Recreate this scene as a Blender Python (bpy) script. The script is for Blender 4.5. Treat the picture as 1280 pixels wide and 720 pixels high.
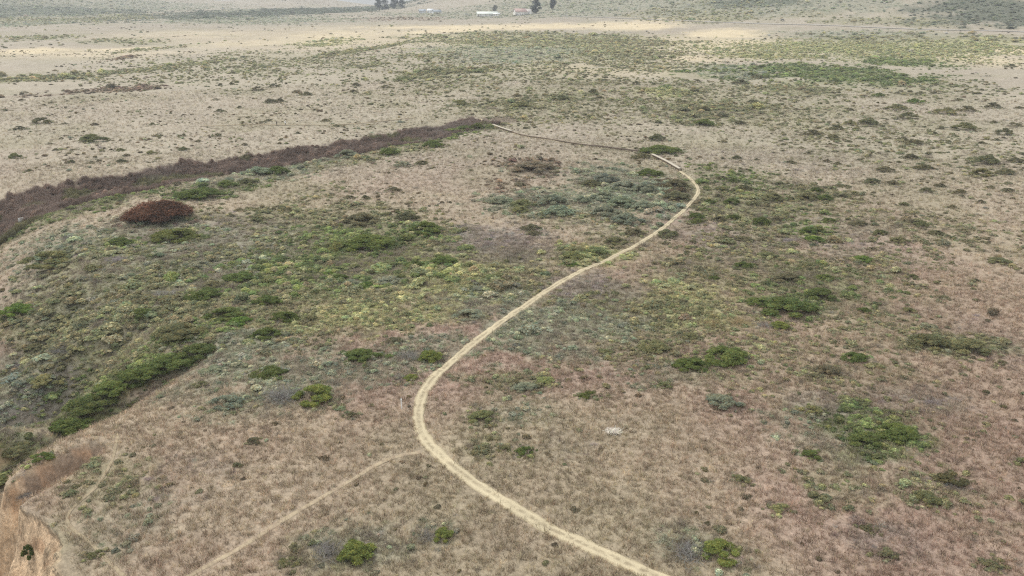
import bpy, math
import numpy as np

scene = bpy.context.scene
for o in list(bpy.data.objects):
    bpy.data.objects.remove(o, do_unlink=True)

# ---------------------------------------------------------------- camera, sky, sun, exposure
cam_data = bpy.data.cameras.new('camera')
cam = bpy.data.objects.new('camera', cam_data)
scene.collection.objects.link(cam)
cam.location = (0, 0, 45)
cam.rotation_euler = (math.pi / 2 - math.atan(354 / 960), 0, 0)
cam_data.sensor_width = 36
cam_data.lens = 27
cam_data.clip_start = 0.5
cam_data.clip_end = 40000
scene.camera = cam

HAZE = 0.00022                     # extinction per metre of the sea air
SUN_ELEV = math.radians(48)
SUN_AZ = math.radians(-55)         # clockwise from +Y: veiled sun over the sea, ahead and to the left
world = bpy.data.worlds.new('World'); scene.world = world
world.use_nodes = True
wt = world.node_tree; wn = wt.nodes; wl = wt.links
bg = wn['Background']; bg.inputs['Strength'].default_value = 0.095
sky = wn.new('ShaderNodeTexSky'); sky.sky_type = 'NISHITA'; sky.sun_disc = False
sky.sun_elevation = SUN_ELEV; sky.sun_rotation = SUN_AZ
sky.air_density = 1.0; sky.dust_density = 2.0
tc = wn.new('ShaderNodeTexCoord')
mp = wn.new('ShaderNodeMapping'); mp.inputs['Scale'].default_value = (1, 1, 3.2)
cn = wn.new('ShaderNodeTexNoise'); cn.inputs['Scale'].default_value = 2.4; cn.inputs['Detail'].default_value = 6
cr = wn.new('ShaderNodeMapRange'); cr.inputs['From Min'].default_value = 0.36; cr.inputs['From Max'].default_value = 0.62
cr.inputs['To Min'].default_value = 0.72; cr.inputs['To Max'].default_value = 1.0
mx = wn.new('ShaderNodeMix'); mx.data_type = 'RGBA'; mx.inputs[7].default_value = (7.4, 7.5, 7.6, 1)
wl.new(tc.outputs['Generated'], mp.inputs['Vector']); wl.new(mp.outputs['Vector'], cn.inputs['Vector'])
wl.new(cn.outputs['Fac'], cr.inputs['Value']); wl.new(cr.outputs['Result'], mx.inputs[0])
wl.new(sky.outputs['Color'], mx.inputs[6]); wl.new(mx.outputs[2], bg.inputs['Color'])

sun_data = bpy.data.lights.new('sun', 'SUN'); sun_data.energy = 1.4
sun_data.angle = math.radians(10); sun_data.color = (1.0, 0.95, 0.87)
sun = bpy.data.objects.new('sun', sun_data); scene.collection.objects.link(sun)
sun.rotation_euler = (math.pi / 2 - SUN_ELEV, 0, math.pi - SUN_AZ)

vs = scene.view_settings
vs.view_transform = 'Standard'; vs.look = 'None'; vs.exposure = 0.78; vs.gamma = 1.0; vs.use_curve_mapping = False
scene.cycles.use_denoising = False; scene.cycles.filter_width = 1.2
scene.cycles.max_bounces = 3; scene.cycles.diffuse_bounces = 2; scene.cycles.glossy_bounces = 1; scene.cycles.volume_bounces = 0

# ---------------------------------------------------------------- survey tables, all in metres (x east, y away from the viewpoint)
HILLS = [
    (-1300.1, 1900.0, 290.0, 420.0, 115.0, 1.4),
    (-602.5, 2300.0, 95.0, 260.0, 28.0, 1.0),
    (-66.0, 2250.0, 115.0, 300.0, 55.0, 1.0),
    (224.8, 2300.0, 190.0, 350.0, 70.0, 1.0),
    (482.9, 1900.0, 260.0, 330.0, 75.0, 1.0),
    (666.7, 1550.0, 240.0, 300.0, 95.0, 1.0),
    (876.8, 1300.0, 260.0, 220.0, 120.0, 1.0),
    (1407.6, 1500.0, 500.0, 500.0, 140.0, 1.0),
    (-3147.6, 7000.0, 420.0, 600.0, 170.0, 1.4),
    (-4160.3, 7600.0, 500.0, 600.0, 190.0, 1.2),
    (-1509.7, 7800.0, 260.0, 500.0, 120.0, 1.3),
    (-148.6, 7600.0, 600.0, 600.0, 180.0, 1.0),
]
COAST = [
    (-20,-400),
    (-22,-30),
    (-29,20),
    (-32.0,38),
    (-36.6,52),
    (-39.4,56),
    (-43.4,59.3),
    (-46.8,61.5),
    (-51.5,66.5),
    (-59,73),
    (-73,88),
    (-90,108),
    (-121,150),
    (-136,170),
    (-163,200),
    (-330,400),
    (-900,900),
    (-2500,2200),
    (-9000,6000),
]
GULLIES = [
    ([(-130.0,161.2), (-124.0,170.4), (-121.2,177.6), (-110.3,192.9), (-96.1,207.6), (-79.5,223.3), (-60.0,240.0), (-38.0,262.0), (-16.2,286.1), (-4.6,298.8)], 4.5, 0.8, 14, 8, 2.4),
    ([(-56.0,64.2), (-55.2,70.5), (-53.6,75.7), (-52.0,81.2), (-49.6,86.1), (-46.4,91.5), (-42.9,96.2), (-39.9,100.2)], 5.5, 0.9, 3.6, 3.0, 2.2),
    ([(-69.3,82.0), (-67.6,88.3), (-63.9,92.5), (-61.2,97.5), (-57.8,104.2), (-51.9,113.1)], 7.0, 0.8, 5.5, 3.5, 2.0),
    ([(-80.5,98.1), (-78.2,104.8), (-75.7,108.5), (-74.2,114.4), (-69.6,123.3)], 6.0, 0.6, 5.0, 3.5, 2.0),
    ([(-50.6,59.7), (-49.4,63.7), (-47.5,66.5), (-45.6,69.1), (-44.4,71.7), (-44.0,72.7)], 7.0, 1.6, 2.0, 1.1, 2.6),
]
TRAIL = [(19.66,46.38), (16.13,49.51), (12.82,51.82), (9.66,54.08), (6.41,56.39), (2.95,58.97), (0.0,61.62), (-3.17,64.59), (-5.74,67.5), (-8.09,70.64), (-9.65,73.35), (-10.53,76.4), (-10.94,80.05), (-10.75,83.59), (-9.72,88.28), (-7.53,93.67), (-4.56,100.18), (-1.2,106.58), (2.54,113.7), (6.73,121.31), (11.29,128.13), (17.87,136.11), (25.38,146.05), (32.22,157.33), (39.16,170.23), (43.79,180.42), (46.55,188.38), (47.44,198.79), (46.63,211.28), (44.84,221.87), (42.42,232.25), (39.55,237.16), (32.61,240.98), (25.47,244.91), (15.68,251.71), (5.42,261.81), (0.0,269.48), (-4.3,277.55), (-8.3,287.84), (-12.35,300.75)]
FOOTPATHS = [
    ('worn dry footpath leaving the trail bend towards the lower left', 0.33, [(-9.65,70.18), (-11.37,69.77), (-13.31,68.67), (-16.05,65.61), (-19.76,61.23), (-23.99,55.61), (-27.15,52.03), (-29.37,48.79)]),
    ('faint mown-looking footpath near the crumbling cliff edge', 0.2, [(-43.17,73.42), (-41.58,68.72), (-40.87,64.0), (-41.24,59.42), (-36.6,55.48), (-32.5,52.0), (-29.25,49.23)]),
    ('thin path the two walkers follow across the far plain', 0.5, [(-114.58,285.15), (-98.03,288.53), (-86.87,285.96), (-73.97,287.32), (-59.81,290.58), (-37.72,306.3)]),
]
ROAD = [(68.8,1167.6), (145.6,1058.1), (201.0,972.8), (278.9,884.5), (340.9,823.0), (379.7,784.8), (418.5,756.4), (459.9,726.8), (482.2,706.3)]
SHRUBS = [
    (-83.9, 121.3, 7.09, 'V', 'vivid green bush at the left edge below the red-brown bush'),
    (-76.3, 112.3, 3.85, 'D', 'olive-brown domed bush low in the ravine at the left edge'),
    (-66.8, 104.1, 3.81, 'T', 'pale grey leafless bush right of the olive-brown dome at the left edge'),
    (-76.9, 109.4, 3.78, 'T', 'purplish grey leafless bush at the left edge of the scrub slope'),
    (-65.7, 110.0, 2.49, 'T', 'small purplish dead bush above the yellow-green bush on the left slope'),
    (-63.0, 106.7, 1.94, 'Y', 'small yellow-green bush among grey twigs on the left slope'),
    (-57.8, 110.8, 4.49, 'G', 'green bush with dark shaded foot on the upper left slope'),
    (-56.7, 117.8, 4.98, 'T', 'lavender grey dead bush beside the dark green hedge on the left slope'),
    (-49.7, 116.0, 6.21, 'G', 'rounded dark green bush right of the lavender grey dead bush'),
    (-43.5, 107.2, 6.28, 'G', 'low bright green bush just below the rounded dark green one'),
    (-47.6, 100.9, 7.57, 'O', 'broad yellowish olive mound behind the long dark green hedge'),
    (-43.3, 96.8, 6.22, 'G', 'right end bush of the long dark green hedge in the ravine'),
    (-46.5, 94.8, 6.34, 'G', 'second bush from the right end of the long dark green hedge'),
    (-49.4, 92.7, 6.45, 'G', 'middle bush of the long dark green hedge in the ravine'),
    (-52.0, 90.1, 5.89, 'G', 'bush left of the middle of the long dark green hedge'),
    (-54.1, 86.9, 6.35, 'G', 'dark green bush where the long hedge turns down towards the cliff'),
    (-55.0, 83.2, 5.94, 'G', 'lower dark green bush of the long hedge above the cliff notch'),
    (-49.1, 69.0, 2.84, 'G', 'small green bush on the rim just above the orange cliff notch'),
    (-56.3, 75.3, 4.17, 'O', 'grey-green bush at the left edge above the orange cliff notch'),
    (-66.6, 98.7, 4.82, 'Y', 'flat yellow-olive bush on the ridge left of the long hedge'),
    (-52.6, 88.2, 3.11, 'T', 'grey leafless bush caught inside the long dark green hedge'),
    (-49.2, 88.7, 2.09, 'O', 'small olive bush on bare slope right of the long hedge'),
    (-39.1, 86.0, 2.2, 'O', 'small olive bush on the grey slope right of the long hedge'),
    (-38.9, 90.0, 3.54, 'S', 'pale grey-green bush right of the end of the long hedge'),
    (-33.8, 80.8, 4.75, 'S', 'wide low grey-green bush below the long hedge end'),
    (-49.7, 66.0, 2.12, 'T', 'grey leafless bush hanging in the cliff notch'),
    (-45.4, 59.1, 1.66, 'C', 'lone dark green bush growing on the orange cliff face'),
    (-34.3, 107.2, 4.59, 'G', 'compact dark green bush alone on pale grass left of the trail'),
    (-35.1, 100.6, 4.58, 'G', 'green bush with low left arm below the compact dark green bush'),
    (-19.9, 93.5, 5.16, 'G', 'oval olive-green bush in dry grass left of the trail curve'),
    (-16.5, 98.7, 3.04, 'D', 'small dark oval bush above the oval olive-green bush'),
    (-12.2, 92.9, 6.62, 'M', 'low bush, grey twigs left and green leaves right, nearest the trail curve'),
    (-13.4, 87.0, 3.63, 'M', 'small bright green bush with grey twigs, left of the trail curve'),
    (-31.3, 88.7, 4.93, 'G', 'bright green bush above the wide grey and green one'),
    (-25.5, 82.0, 9.23, 'M', 'wide sprawling bush, grey left half and green right half'),
    (-18.3, 77.7, 1.65, 'D', 'tiny dark bush alone in dry grass left of the white post'),
    (-3.4, 77.2, 3.66, 'O', 'faint olive bush just right of the trail bend'),
    (23.4, 90.6, 5.02, 'G', 'dark green oval bush, left one of the joined pair right of the trail'),
    (28.5, 92.6, 6.6, 'G', 'dark green long bush, right one of the joined pair right of the trail'),
    (25.8, 100.5, 3.2, 'O', 'round dull olive bush above the joined dark green pair'),
    (9.2, 82.8, 2.62, 'G', 'small green bush in dry grass left of the joined dark green pair'),
    (4.0, 86.6, 3.02, 'Y', 'yellow-green bush right of the trail in the middle distance'),
    (1.5, 84.6, 3.36, 'S', 'grey-green bush right of the trail beside the yellow-green one'),
    (19.7, 96.6, 4.64, 'O', 'thin olive bush left of the round dull olive bush'),
    (12.7, 95.1, 2.83, 'O', 'small olive bush in the pale grass right of the trail'),
    (29.7, 105.2, 4.28, 'Z', 'golden tussock mound, left of two right of the trail'),
    (34.0, 105.7, 4.06, 'Z', 'golden tussock mound, right of two right of the trail'),
    (39.1, 113.6, 4.07, 'G', 'green bush right of the golden tussock mounds'),
    (19.0, 85.0, 2.57, 'O', 'small olive bush below the joined dark green pair'),
    (25.0, 80.2, 4.72, 'S', 'flat grey-green bush below the joined dark green pair'),
    (42.9, 110.5, 9.43, 'G', 'large dark green bush mass right of the golden tussocks'),
    (50.2, 116.6, 5.98, 'G', 'olive green bush behind the large dark green mass'),
    (38.5, 104.3, 5.43, 'M', 'bush with lavender grey foot just below the large dark green mass'),
    (54.5, 110.3, 2.97, 'G', 'small green bush right of the large dark green mass'),
    (61.5, 110.3, 2.72, 'O', 'small olive bush on bare ground far right of the green mass'),
    (58.5, 98.1, 6.05, 'O', 'left part of the long olive bush band near the right edge'),
    (63.3, 96.5, 6.18, 'O', 'right part of the long olive bush band near the right edge'),
    (65.1, 92.5, 2.03, 'D', 'small dark bush at the lower right end of the olive band'),
    (45.8, 93.1, 4.07, 'G', 'flat bright green bush left of the single golden tussock'),
    (47.9, 90.6, 2.09, 'Z', 'single golden tussock on dry grass near the right side'),
    (40.3, 88.5, 4.1, 'D', 'dark bush with spreading top left of the single golden tussock'),
    (37.9, 87.5, 1.83, 'D', 'tiny blackish bush touching the dark spreading bush'),
    (34.6, 78.8, 2.97, 'Y', 'yellow-green bush below the tiny blackish bush'),
    (39.9, 81.8, 2.3, 'Y', 'tawny yellow bush right of the yellow-green bush'),
    (43.7, 78.8, 1.86, 'O', 'small olive bush above the large green bush on the right'),
    (50.2, 81.3, 2.87, 'T', 'lavender grey dead bush near the right edge'),
    (38.4, 72.2, 4.5, 'G', 'left half of the largest green bush on the lower right'),
    (42.5, 73.9, 4.77, 'G', 'right half of the largest green bush on the lower right'),
    (31.5, 69.7, 2.52, 'G', 'small green bush left of the largest green bush on the lower right'),
    (43.6, 65.0, 3.66, 'N', 'dark arching bush with dead grey heart near the lower right edge'),
    (39.7, 62.0, 3.37, 'O', 'low ring of olive foliage below the dark arching bush'),
    (31.7, 58.6, 1.76, 'T', 'violet grey dead bush in dry grass on the lower right'),
    (32.3, 57.6, 1.88, 'D', 'dark bush touching the violet grey dead bush'),
    (32.3, 54.0, 2.2, 'D', 'blackish bush near the bottom edge on the right'),
    (40.4, 53.0, 2.31, 'D', 'dark olive bush in the bottom right corner'),
    (25.2, 60.4, 2.4, 'Y', 'yellow-green patch bush left of the violet grey dead bush'),
    (26.0, 60.1, 0.9, 'Z', 'tiny straw pale tussock beside the yellow-green patch'),
    (53.0, 68.3, 2.49, 'O', 'olive bush cut by the right edge above the bottom corner'),
    (16.9, 54.4, 6.38, 'M', 'largest bright green and grey bush at the bottom right of the trail'),
    (22.8, 64.9, 2.07, 'O', 'small wiry olive bush above the bright green and grey bush'),
    (-6.8, 57.0, 3.59, 'M', 'bright yellow-green bush with grey left side below the trail fork'),
    (-14.8, 54.9, 6.43, 'M', 'sprawling grey-green bush near the bottom edge left of centre'),
    (-19.1, 53.7, 2.06, 'O', 'small green bush left of the sprawling grey-green bush'),
    (-27.9, 72.4, 2.26, 'D', 'small dark bush on the bare slope at lower left'),
    (-28.3, 67.9, 1.32, 'D', 'tiny dark bush below the small dark one at lower left'),
    (1.3, 70.4, 2.29, 'G', 'small bright bush right of the trail bend'),
    (-0.9, 70.8, 1.87, 'O', 'dull bush touching the small bright bush at the trail bend'),
    (-36.2, 54.7, 1.67, 'O', 'faint olive bush between the faint path and the cliff'),
    (-76.1, 161.0, 14.19, 'R', 'red-brown dome-shaped bush alone above the green slope'),
    (-87.7, 138.3, 10.93, 'O', 'long olive bush on the slope left of the red-brown bush'),
    (-72.4, 134.3, 4.71, 'T', 'grey leafless bush below the red-brown bush'),
    (-76.5, 143.6, 5.93, 'G', 'green bush under the left end of the red-brown bush'),
    (-67.8, 148.1, 9.31, 'G', 'olive green bush under the right end of the red-brown bush'),
    (-74.8, 180.4, 11.9, 'G', 'dark green bush between the red-brown bush and the brown thicket'),
    (-71.6, 190.4, 5.64, 'G', 'green bush right of the dark green one by the thicket'),
    (-69.1, 206.5, 8.7, 'S', 'blue-green bush at the near rim of the brown thicket'),
    (-63.6, 206.3, 7.38, 'G', 'green bush right of the blue-green bush at the thicket rim'),
    (-67.8, 194.4, 4.93, 'D', 'olive bush below the blue-green bush at the thicket rim'),
    (-54.9, 161.1, 3.12, 'D', 'dark bush in pale grass right of the red-brown bush'),
    (-61.1, 167.9, 2.16, 'D', 'tiny dark bush above the one right of the red-brown bush'),
    (-50.8, 169.6, 2.18, 'D', 'left tiny dark bush on the pale grass tongue'),
    (-48.4, 164.4, 2.47, 'D', 'right tiny dark bush on the pale grass tongue'),
    (-18.0, 276.8, 12.01, 'G', 'bright green bush in front of the right end of the brown thicket'),
    (-12.3, 277.2, 6.29, 'G', 'dark green bush at the right tip of the brown thicket'),
    (-49.7, 229.9, 7.69, 'S', 'blue-green bush at the near side of the brown thicket middle'),
    (-36.9, 231.4, 6.28, 'G', 'green bush near the thicket middle, right of the blue-green one'),
    (-25.2, 244.6, 7.12, 'G', 'green bush in front of the thicket, left of its bright green end bush'),
    (-25.9, 218.4, 3.66, 'D', 'dark bush on pale grass below the thicket'),
    (-30.9, 215.2, 4.97, 'S', 'grey-green bush left of the dark bush below the thicket'),
    (-35.2, 180.9, 2.7, 'D', 'tiny dark bush on the pale grass far below the thicket'),
    (-29.3, 188.0, 3.59, 'D', 'dark low bush on the pale grass right of the tiny one'),
    (-38.9, 181.1, 2.7, 'D', 'dark speck bush left of the tiny one on pale grass'),
    (-28.3, 144.3, 11.31, 'G', 'large bright green bush in the middle of the green slope'),
    (-32.4, 160.2, 7.93, 'D', 'long dark olive bush behind the large bright green bush'),
    (-17.9, 153.2, 7.29, 'G', 'bright green bush right of the large bright green one'),
    (-22.9, 162.4, 5.59, 'D', 'dark bush behind the right bright green bush'),
    (6.2, 210.3, 13.26, 'B', 'wide flat brown bush alone below the boardwalk'),
    (46.1, 237.6, 12.87, 'G', 'green bush beside the boardwalk near the far bend'),
    (38.5, 228.7, 6.69, 'D', 'dark bush in front of the boardwalk near the far bend'),
    (48.3, 256.0, 6.37, 'D', 'brown bush behind the green bush at the boardwalk'),
    (24.4, 197.6, 7.52, 'S', 'left top bush of the blue-green thicket inside the bend'),
    (20.2, 194.3, 5.76, 'D', 'darkest bush at the left of the blue-green thicket inside the bend'),
    (37.2, 205.3, 7.35, 'G', 'right top bush of the blue-green thicket inside the bend'),
    (28.6, 188.9, 8.01, 'S', 'upper middle bush of the blue-green thicket inside the bend'),
    (21.8, 179.2, 7.25, 'S', 'left middle bush of the blue-green thicket inside the bend'),
    (32.8, 186.3, 7.12, 'S', 'right middle bush of the blue-green thicket inside the bend'),
    (25.6, 173.5, 7.78, 'S', 'central bush of the blue-green thicket inside the bend'),
    (30.3, 170.4, 6.2, 'S', 'lower right bush of the blue-green thicket inside the bend'),
    (21.0, 166.3, 7.13, 'S', 'lower left bush of the blue-green thicket inside the bend'),
    (25.0, 160.2, 7.93, 'S', 'lowest bush of the blue-green thicket inside the bend'),
    (16.6, 177.0, 4.91, 'S', 'outlying left bush of the blue-green thicket inside the bend'),
    (41.7, 191.2, 6.07, 'D', 'brownish bush between the blue-green thicket and the bend, upper'),
    (39.3, 179.4, 6.49, 'D', 'brownish bush between the blue-green thicket and the bend, lower'),
    (-3.4, 178.7, 5.71, 'S', 'leftmost grey-green bush of the patch left of the blue-green thicket'),
    (2.8, 173.9, 6.69, 'O', 'olive bush of the patch left of the blue-green thicket'),
    (9.4, 176.2, 7.52, 'S', 'right upper bush of the patch left of the blue-green thicket'),
    (10.5, 168.1, 7.57, 'S', 'right lower bush of the patch left of the blue-green thicket'),
    (1.8, 170.2, 4.01, 'Y', 'ochre bush under the patch left of the blue-green thicket'),
    (3.9, 156.0, 4.38, 'D', 'dark oval bush below the blue-green patches, upper of two'),
    (4.8, 151.9, 3.29, 'D', 'dark oval bush below the blue-green patches, lower of two'),
    (16.0, 139.3, 5.48, 'Y', 'olive gold bush left of the trail in its straight stretch'),
    (11.3, 137.1, 5.1, 'Y', 'yellowish bush left of the olive gold one by the trail'),
    (25.0, 151.7, 3.94, 'D', 'dark bush left of the trail below the blue-green thicket'),
    (20.6, 146.1, 4.76, 'O', 'olive bush between the dark bush and the trail'),
    (10.5, 132.6, 3.2, 'V', 'small vivid bush at the trail edge in its straight stretch'),
    (31.8, 150.6, 4.89, 'D', 'dark bush touching the right side of the trail'),
    (40.4, 163.7, 4.22, 'G', 'green bush right of the trail below the far bend'),
    (30.5, 145.4, 2.21, 'D', 'tiny dark bush just right of the trail'),
    (35.8, 145.7, 2.53, 'D', 'tiny dark bush farther right of the trail'),
    (-20.5, 123.4, 4.92, 'S', 'blue-grey bush in the middle of the green slope'),
    (-27.2, 122.7, 3.53, 'S', 'pale blue-grey bush left of the blue-grey one on the green slope'),
    (-17.3, 131.1, 4.32, 'G', 'green bush above the blue-grey bush'),
    (-12.4, 133.2, 4.97, 'G', 'green bush right of the blue-grey bush, near the pale tongue'),
    (-5.3, 119.1, 3.44, 'S', 'grey bush at the right end of the green slope'),
    (-6.7, 108.1, 5.35, 'S', 'grey bush nearest the trail on its left side'),
    (-24.2, 121.3, 3.5, 'V', 'vivid green bush between the two blue-grey bushes'),
    (-29.8, 125.2, 3.32, 'G', 'dark green bush at the left of the pale blue-grey one'),
    (-32.3, 127.2, 2.53, 'V', 'small vivid bush on the left of the green slope'),
    (-46.9, 124.7, 6.07, 'G', 'dark green bush on the left of the green slope'),
    (-50.2, 121.6, 4.05, 'D', 'dark bush left below the dark green one on the green slope'),
    (-38.7, 113.4, 5.07, 'G', 'olive green bush above the compact dark green bush'),
    (-40.3, 105.0, 4.03, 'V', 'bright bush left of the arm-shaped green bush'),
    (-56.1, 131.0, 4.32, 'S', 'grey mound bush on the upper left slope'),
    (79.0, 321.6, 6.58, 'D', 'rightmost, broad dark shrub on the plain beyond the boardwalk|broad dark shrubs on the plain beyond the boardwalk'),
    (109.4, 324.2, 2.98, 'D', 'leftmost, tiny dark shrub at the back of the right-hand plain|tiny dark shrubs at the back of the right-hand plain'),
    (138.7, 320.4, 3.61, 'D', 'leftmost, small dark shrub at the back of the right-hand plain|small dark shrubs at the back of the right-hand plain'),
    (158.7, 323.3, 10.58, 'O', 'leftmost, broad dull olive shrub at the back of the right-hand plain|broad dull olive shrubs at the back of the right-hand plain'),
    (175.9, 341.7, 7.66, 'V', 'small vivid green bush on the plain at upper right'),
    (152.3, 299.8, 9.23, 'O', 'second from left, broad dull olive shrub at the back of the right-hand plain|broad dull olive shrubs at the back of the right-hand plain'),
    (172.9, 311.3, 10.84, 'O', 'rightmost, broad dull olive shrub at the back of the right-hand plain|broad dull olive shrubs at the back of the right-hand plain'),
    (185.3, 318.8, 7.83, 'D', 'fourth from left, broad dark shrub at the back of the right-hand plain|broad dark shrubs at the back of the right-hand plain'),
    (202.0, 329.5, 7.41, 'D', 'rightmost, broad dark shrub at the back of the right-hand plain|broad dark shrubs at the back of the right-hand plain'),
    (212.6, 327.6, 4.02, 'D', 'rightmost, small dark shrub at the back of the right-hand plain|small dark shrubs at the back of the right-hand plain'),
    (70.6, 285.7, 10.01, 'G', 'green bush cluster on the plain above the far bend'),
    (85.0, 289.7, 5.07, 'D', 'second from left, small dark shrub on the bare plain level with the far bend|small dark shrubs on the bare plain level with the far bend'),
    (102.8, 265.2, 6.31, 'D', 'leftmost, broad dark shrub on the bare plain level with the far bend|broad dark shrubs on the bare plain level with the far bend'),
    (115.6, 276.7, 5.71, 'D', 'second from left, broad dark shrub on the bare plain level with the far bend|broad dark shrubs on the bare plain level with the far bend'),
    (107.8, 258.9, 4.02, 'D', 'sixth from left, small dark shrub on the bare plain level with the far bend|small dark shrubs on the bare plain level with the far bend'),
    (131.8, 287.7, 9.48, 'O', 'second from left, broad dull olive shrub on the bare plain level with the far bend|broad dull olive shrubs on the bare plain level with the far bend'),
    (125.5, 288.9, 5.35, 'O', 'leftmost, broad dull olive shrub on the bare plain level with the far bend|broad dull olive shrubs on the bare plain level with the far bend'),
    (146.9, 269.0, 3.06, 'D', 'ninth from left, small dark shrub on the bare plain level with the far bend|small dark shrubs on the bare plain level with the far bend'),
    (162.0, 277.9, 9.75, 'O', 'third from left, broad dull olive shrub on the bare plain level with the far bend|broad dull olive shrubs on the bare plain level with the far bend'),
    (154.0, 278.5, 2.87, 'D', 'eleventh from left, tiny dark shrub on the bare plain level with the far bend|tiny dark shrubs on the bare plain level with the far bend'),
    (153.4, 251.3, 3.13, 'D', 'tenth from left, small dark shrub on the bare plain level with the far bend|small dark shrubs on the bare plain level with the far bend'),
    (170.3, 267.9, 6.65, 'D', 'seventh from left, broad dark shrub on the bare plain level with the far bend|broad dark shrubs on the bare plain level with the far bend'),
    (184.1, 283.2, 4.09, 'D', 'rightmost, small dark shrub on the bare plain level with the far bend|small dark shrubs on the bare plain level with the far bend'),
    (180.0, 290.8, 3.29, 'D', 'eleventh from left, small dark shrub on the bare plain level with the far bend|small dark shrubs on the bare plain level with the far bend'),
    (130.1, 257.3, 4.0, 'D', 'eighth from left, small dark shrub on the bare plain level with the far bend|small dark shrubs on the bare plain level with the far bend'),
    (130.8, 251.0, 6.25, 'D', 'fifth from left, broad dark shrub on the bare plain level with the far bend|broad dark shrubs on the bare plain level with the far bend'),
    (151.4, 264.4, 2.46, 'D', 'rightmost, tiny dark shrub on the bare plain level with the far bend|tiny dark shrubs on the bare plain level with the far bend'),
    (139.6, 244.6, 2.29, 'D', 'twelfth from left, tiny dark shrub on the bare plain level with the far bend|tiny dark shrubs on the bare plain level with the far bend'),
    (160.9, 256.5, 2.93, 'D', 'twelfth from left, small dark shrub on the bare plain level with the far bend|small dark shrubs on the bare plain level with the far bend'),
    (87.9, 249.6, 2.07, 'D', 'sixth from left, tiny dark shrub on the bare plain level with the far bend|tiny dark shrubs on the bare plain level with the far bend'),
    (84.7, 239.8, 1.75, 'D', 'seventh from left, tiny dark shrub on the bare plain level with the far bend|tiny dark shrubs on the bare plain level with the far bend'),
    (91.5, 243.6, 2.53, 'D', 'eighth from left, tiny dark shrub on the bare plain level with the far bend|tiny dark shrubs on the bare plain level with the far bend'),
    (102.5, 248.5, 2.32, 'D', 'ninth from left, tiny dark shrub on the bare plain level with the far bend|tiny dark shrubs on the bare plain level with the far bend'),
    (90.8, 235.3, 2.7, 'D', 'fourth from left, small dark shrub on the bare plain level with the far bend|small dark shrubs on the bare plain level with the far bend'),
    (72.8, 227.5, 1.9, 'D', 'fourth from left, tiny dark shrub on the bare plain level with the far bend|tiny dark shrubs on the bare plain level with the far bend'),
    (81.6, 223.3, 3.27, 'D', 'third from left, small dark shrub on the bare plain level with the far bend|small dark shrubs on the bare plain level with the far bend'),
    (92.6, 225.0, 2.59, 'D', 'fifth from left, small dark shrub on the bare plain level with the far bend|small dark shrubs on the bare plain level with the far bend'),
    (94.6, 221.8, 2.56, 'D', 'seventh from left, small dark shrub on the bare plain level with the far bend|small dark shrubs on the bare plain level with the far bend'),
    (80.8, 237.6, 1.98, 'D', 'fifth from left, tiny dark shrub on the bare plain level with the far bend|tiny dark shrubs on the bare plain level with the far bend'),
    (107.9, 232.2, 2.18, 'D', 'tenth from left, tiny dark shrub on the bare plain level with the far bend|tiny dark shrubs on the bare plain level with the far bend'),
    (115.8, 214.5, 5.63, 'D', 'sixth from left, broad dark shrub on the bare plain level with the far bend|broad dark shrubs on the bare plain level with the far bend'),
    (104.2, 212.2, 5.35, 'D', 'third from left, broad dark shrub on the bare plain level with the far bend|broad dark shrubs on the bare plain level with the far bend'),
    (119.4, 229.3, 4.55, 'D', 'fourth from left, broad dark shrub on the bare plain level with the far bend|broad dark shrubs on the bare plain level with the far bend'),
    (136.4, 219.9, 7.37, 'O', 'rightmost, broad dull olive shrub on the bare plain level with the far bend|broad dull olive shrubs on the bare plain level with the far bend'),
    (145.9, 221.3, 4.63, 'D', 'rightmost, broad dark shrub on the bare plain level with the far bend|broad dark shrubs on the bare plain level with the far bend'),
    (133.9, 206.6, 5.22, 'D', 'eighth from left, broad dark shrub on the bare plain level with the far bend|broad dark shrubs on the bare plain level with the far bend'),
    (126.5, 205.4, 6.92, 'O', 'fourth from left, broad dull olive shrub on the bare plain level with the far bend|broad dull olive shrubs on the bare plain level with the far bend'),
    (93.6, 196.7, 4.99, 'D', 'third from left, broad dark shrub in dry grass right of the long straight trail|broad dark shrubs in dry grass right of the long straight trail'),
    (98.2, 195.6, 3.52, 'D', 'third from left, small dark shrub in dry grass right of the long straight trail|small dark shrubs in dry grass right of the long straight trail'),
    (109.2, 192.9, 3.06, 'D', 'fourth from left, small dark shrub in dry grass right of the long straight trail|small dark shrubs in dry grass right of the long straight trail'),
    (110.5, 186.2, 3.76, 'D', 'seventh from left, broad dark shrub in dry grass right of the long straight trail|broad dark shrubs in dry grass right of the long straight trail'),
    (120.6, 190.4, 2.62, 'D', 'rightmost, small dark shrub in dry grass right of the long straight trail|small dark shrubs in dry grass right of the long straight trail'),
    (123.2, 187.3, 3.58, 'D', 'rightmost, broad dark shrub in dry grass right of the long straight trail|broad dark shrubs in dry grass right of the long straight trail'),
    (103.3, 188.0, 3.59, 'D', 'fourth from left, broad dark shrub in dry grass right of the long straight trail|broad dark shrubs in dry grass right of the long straight trail'),
    (60.8, 216.0, 2.04, 'D', 'leftmost, tiny dark shrub on the bare plain level with the far bend|tiny dark shrubs on the bare plain level with the far bend'),
    (65.8, 213.6, 1.57, 'D', 'third from left, tiny dark shrub on the bare plain level with the far bend|tiny dark shrubs on the bare plain level with the far bend'),
    (67.3, 229.0, 3.35, 'D', 'leftmost, small dark shrub on the bare plain level with the far bend|small dark shrubs on the bare plain level with the far bend'),
    (67.2, 225.1, 1.65, 'D', 'second from left, tiny dark shrub on the bare plain level with the far bend|tiny dark shrubs on the bare plain level with the far bend'),
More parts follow.
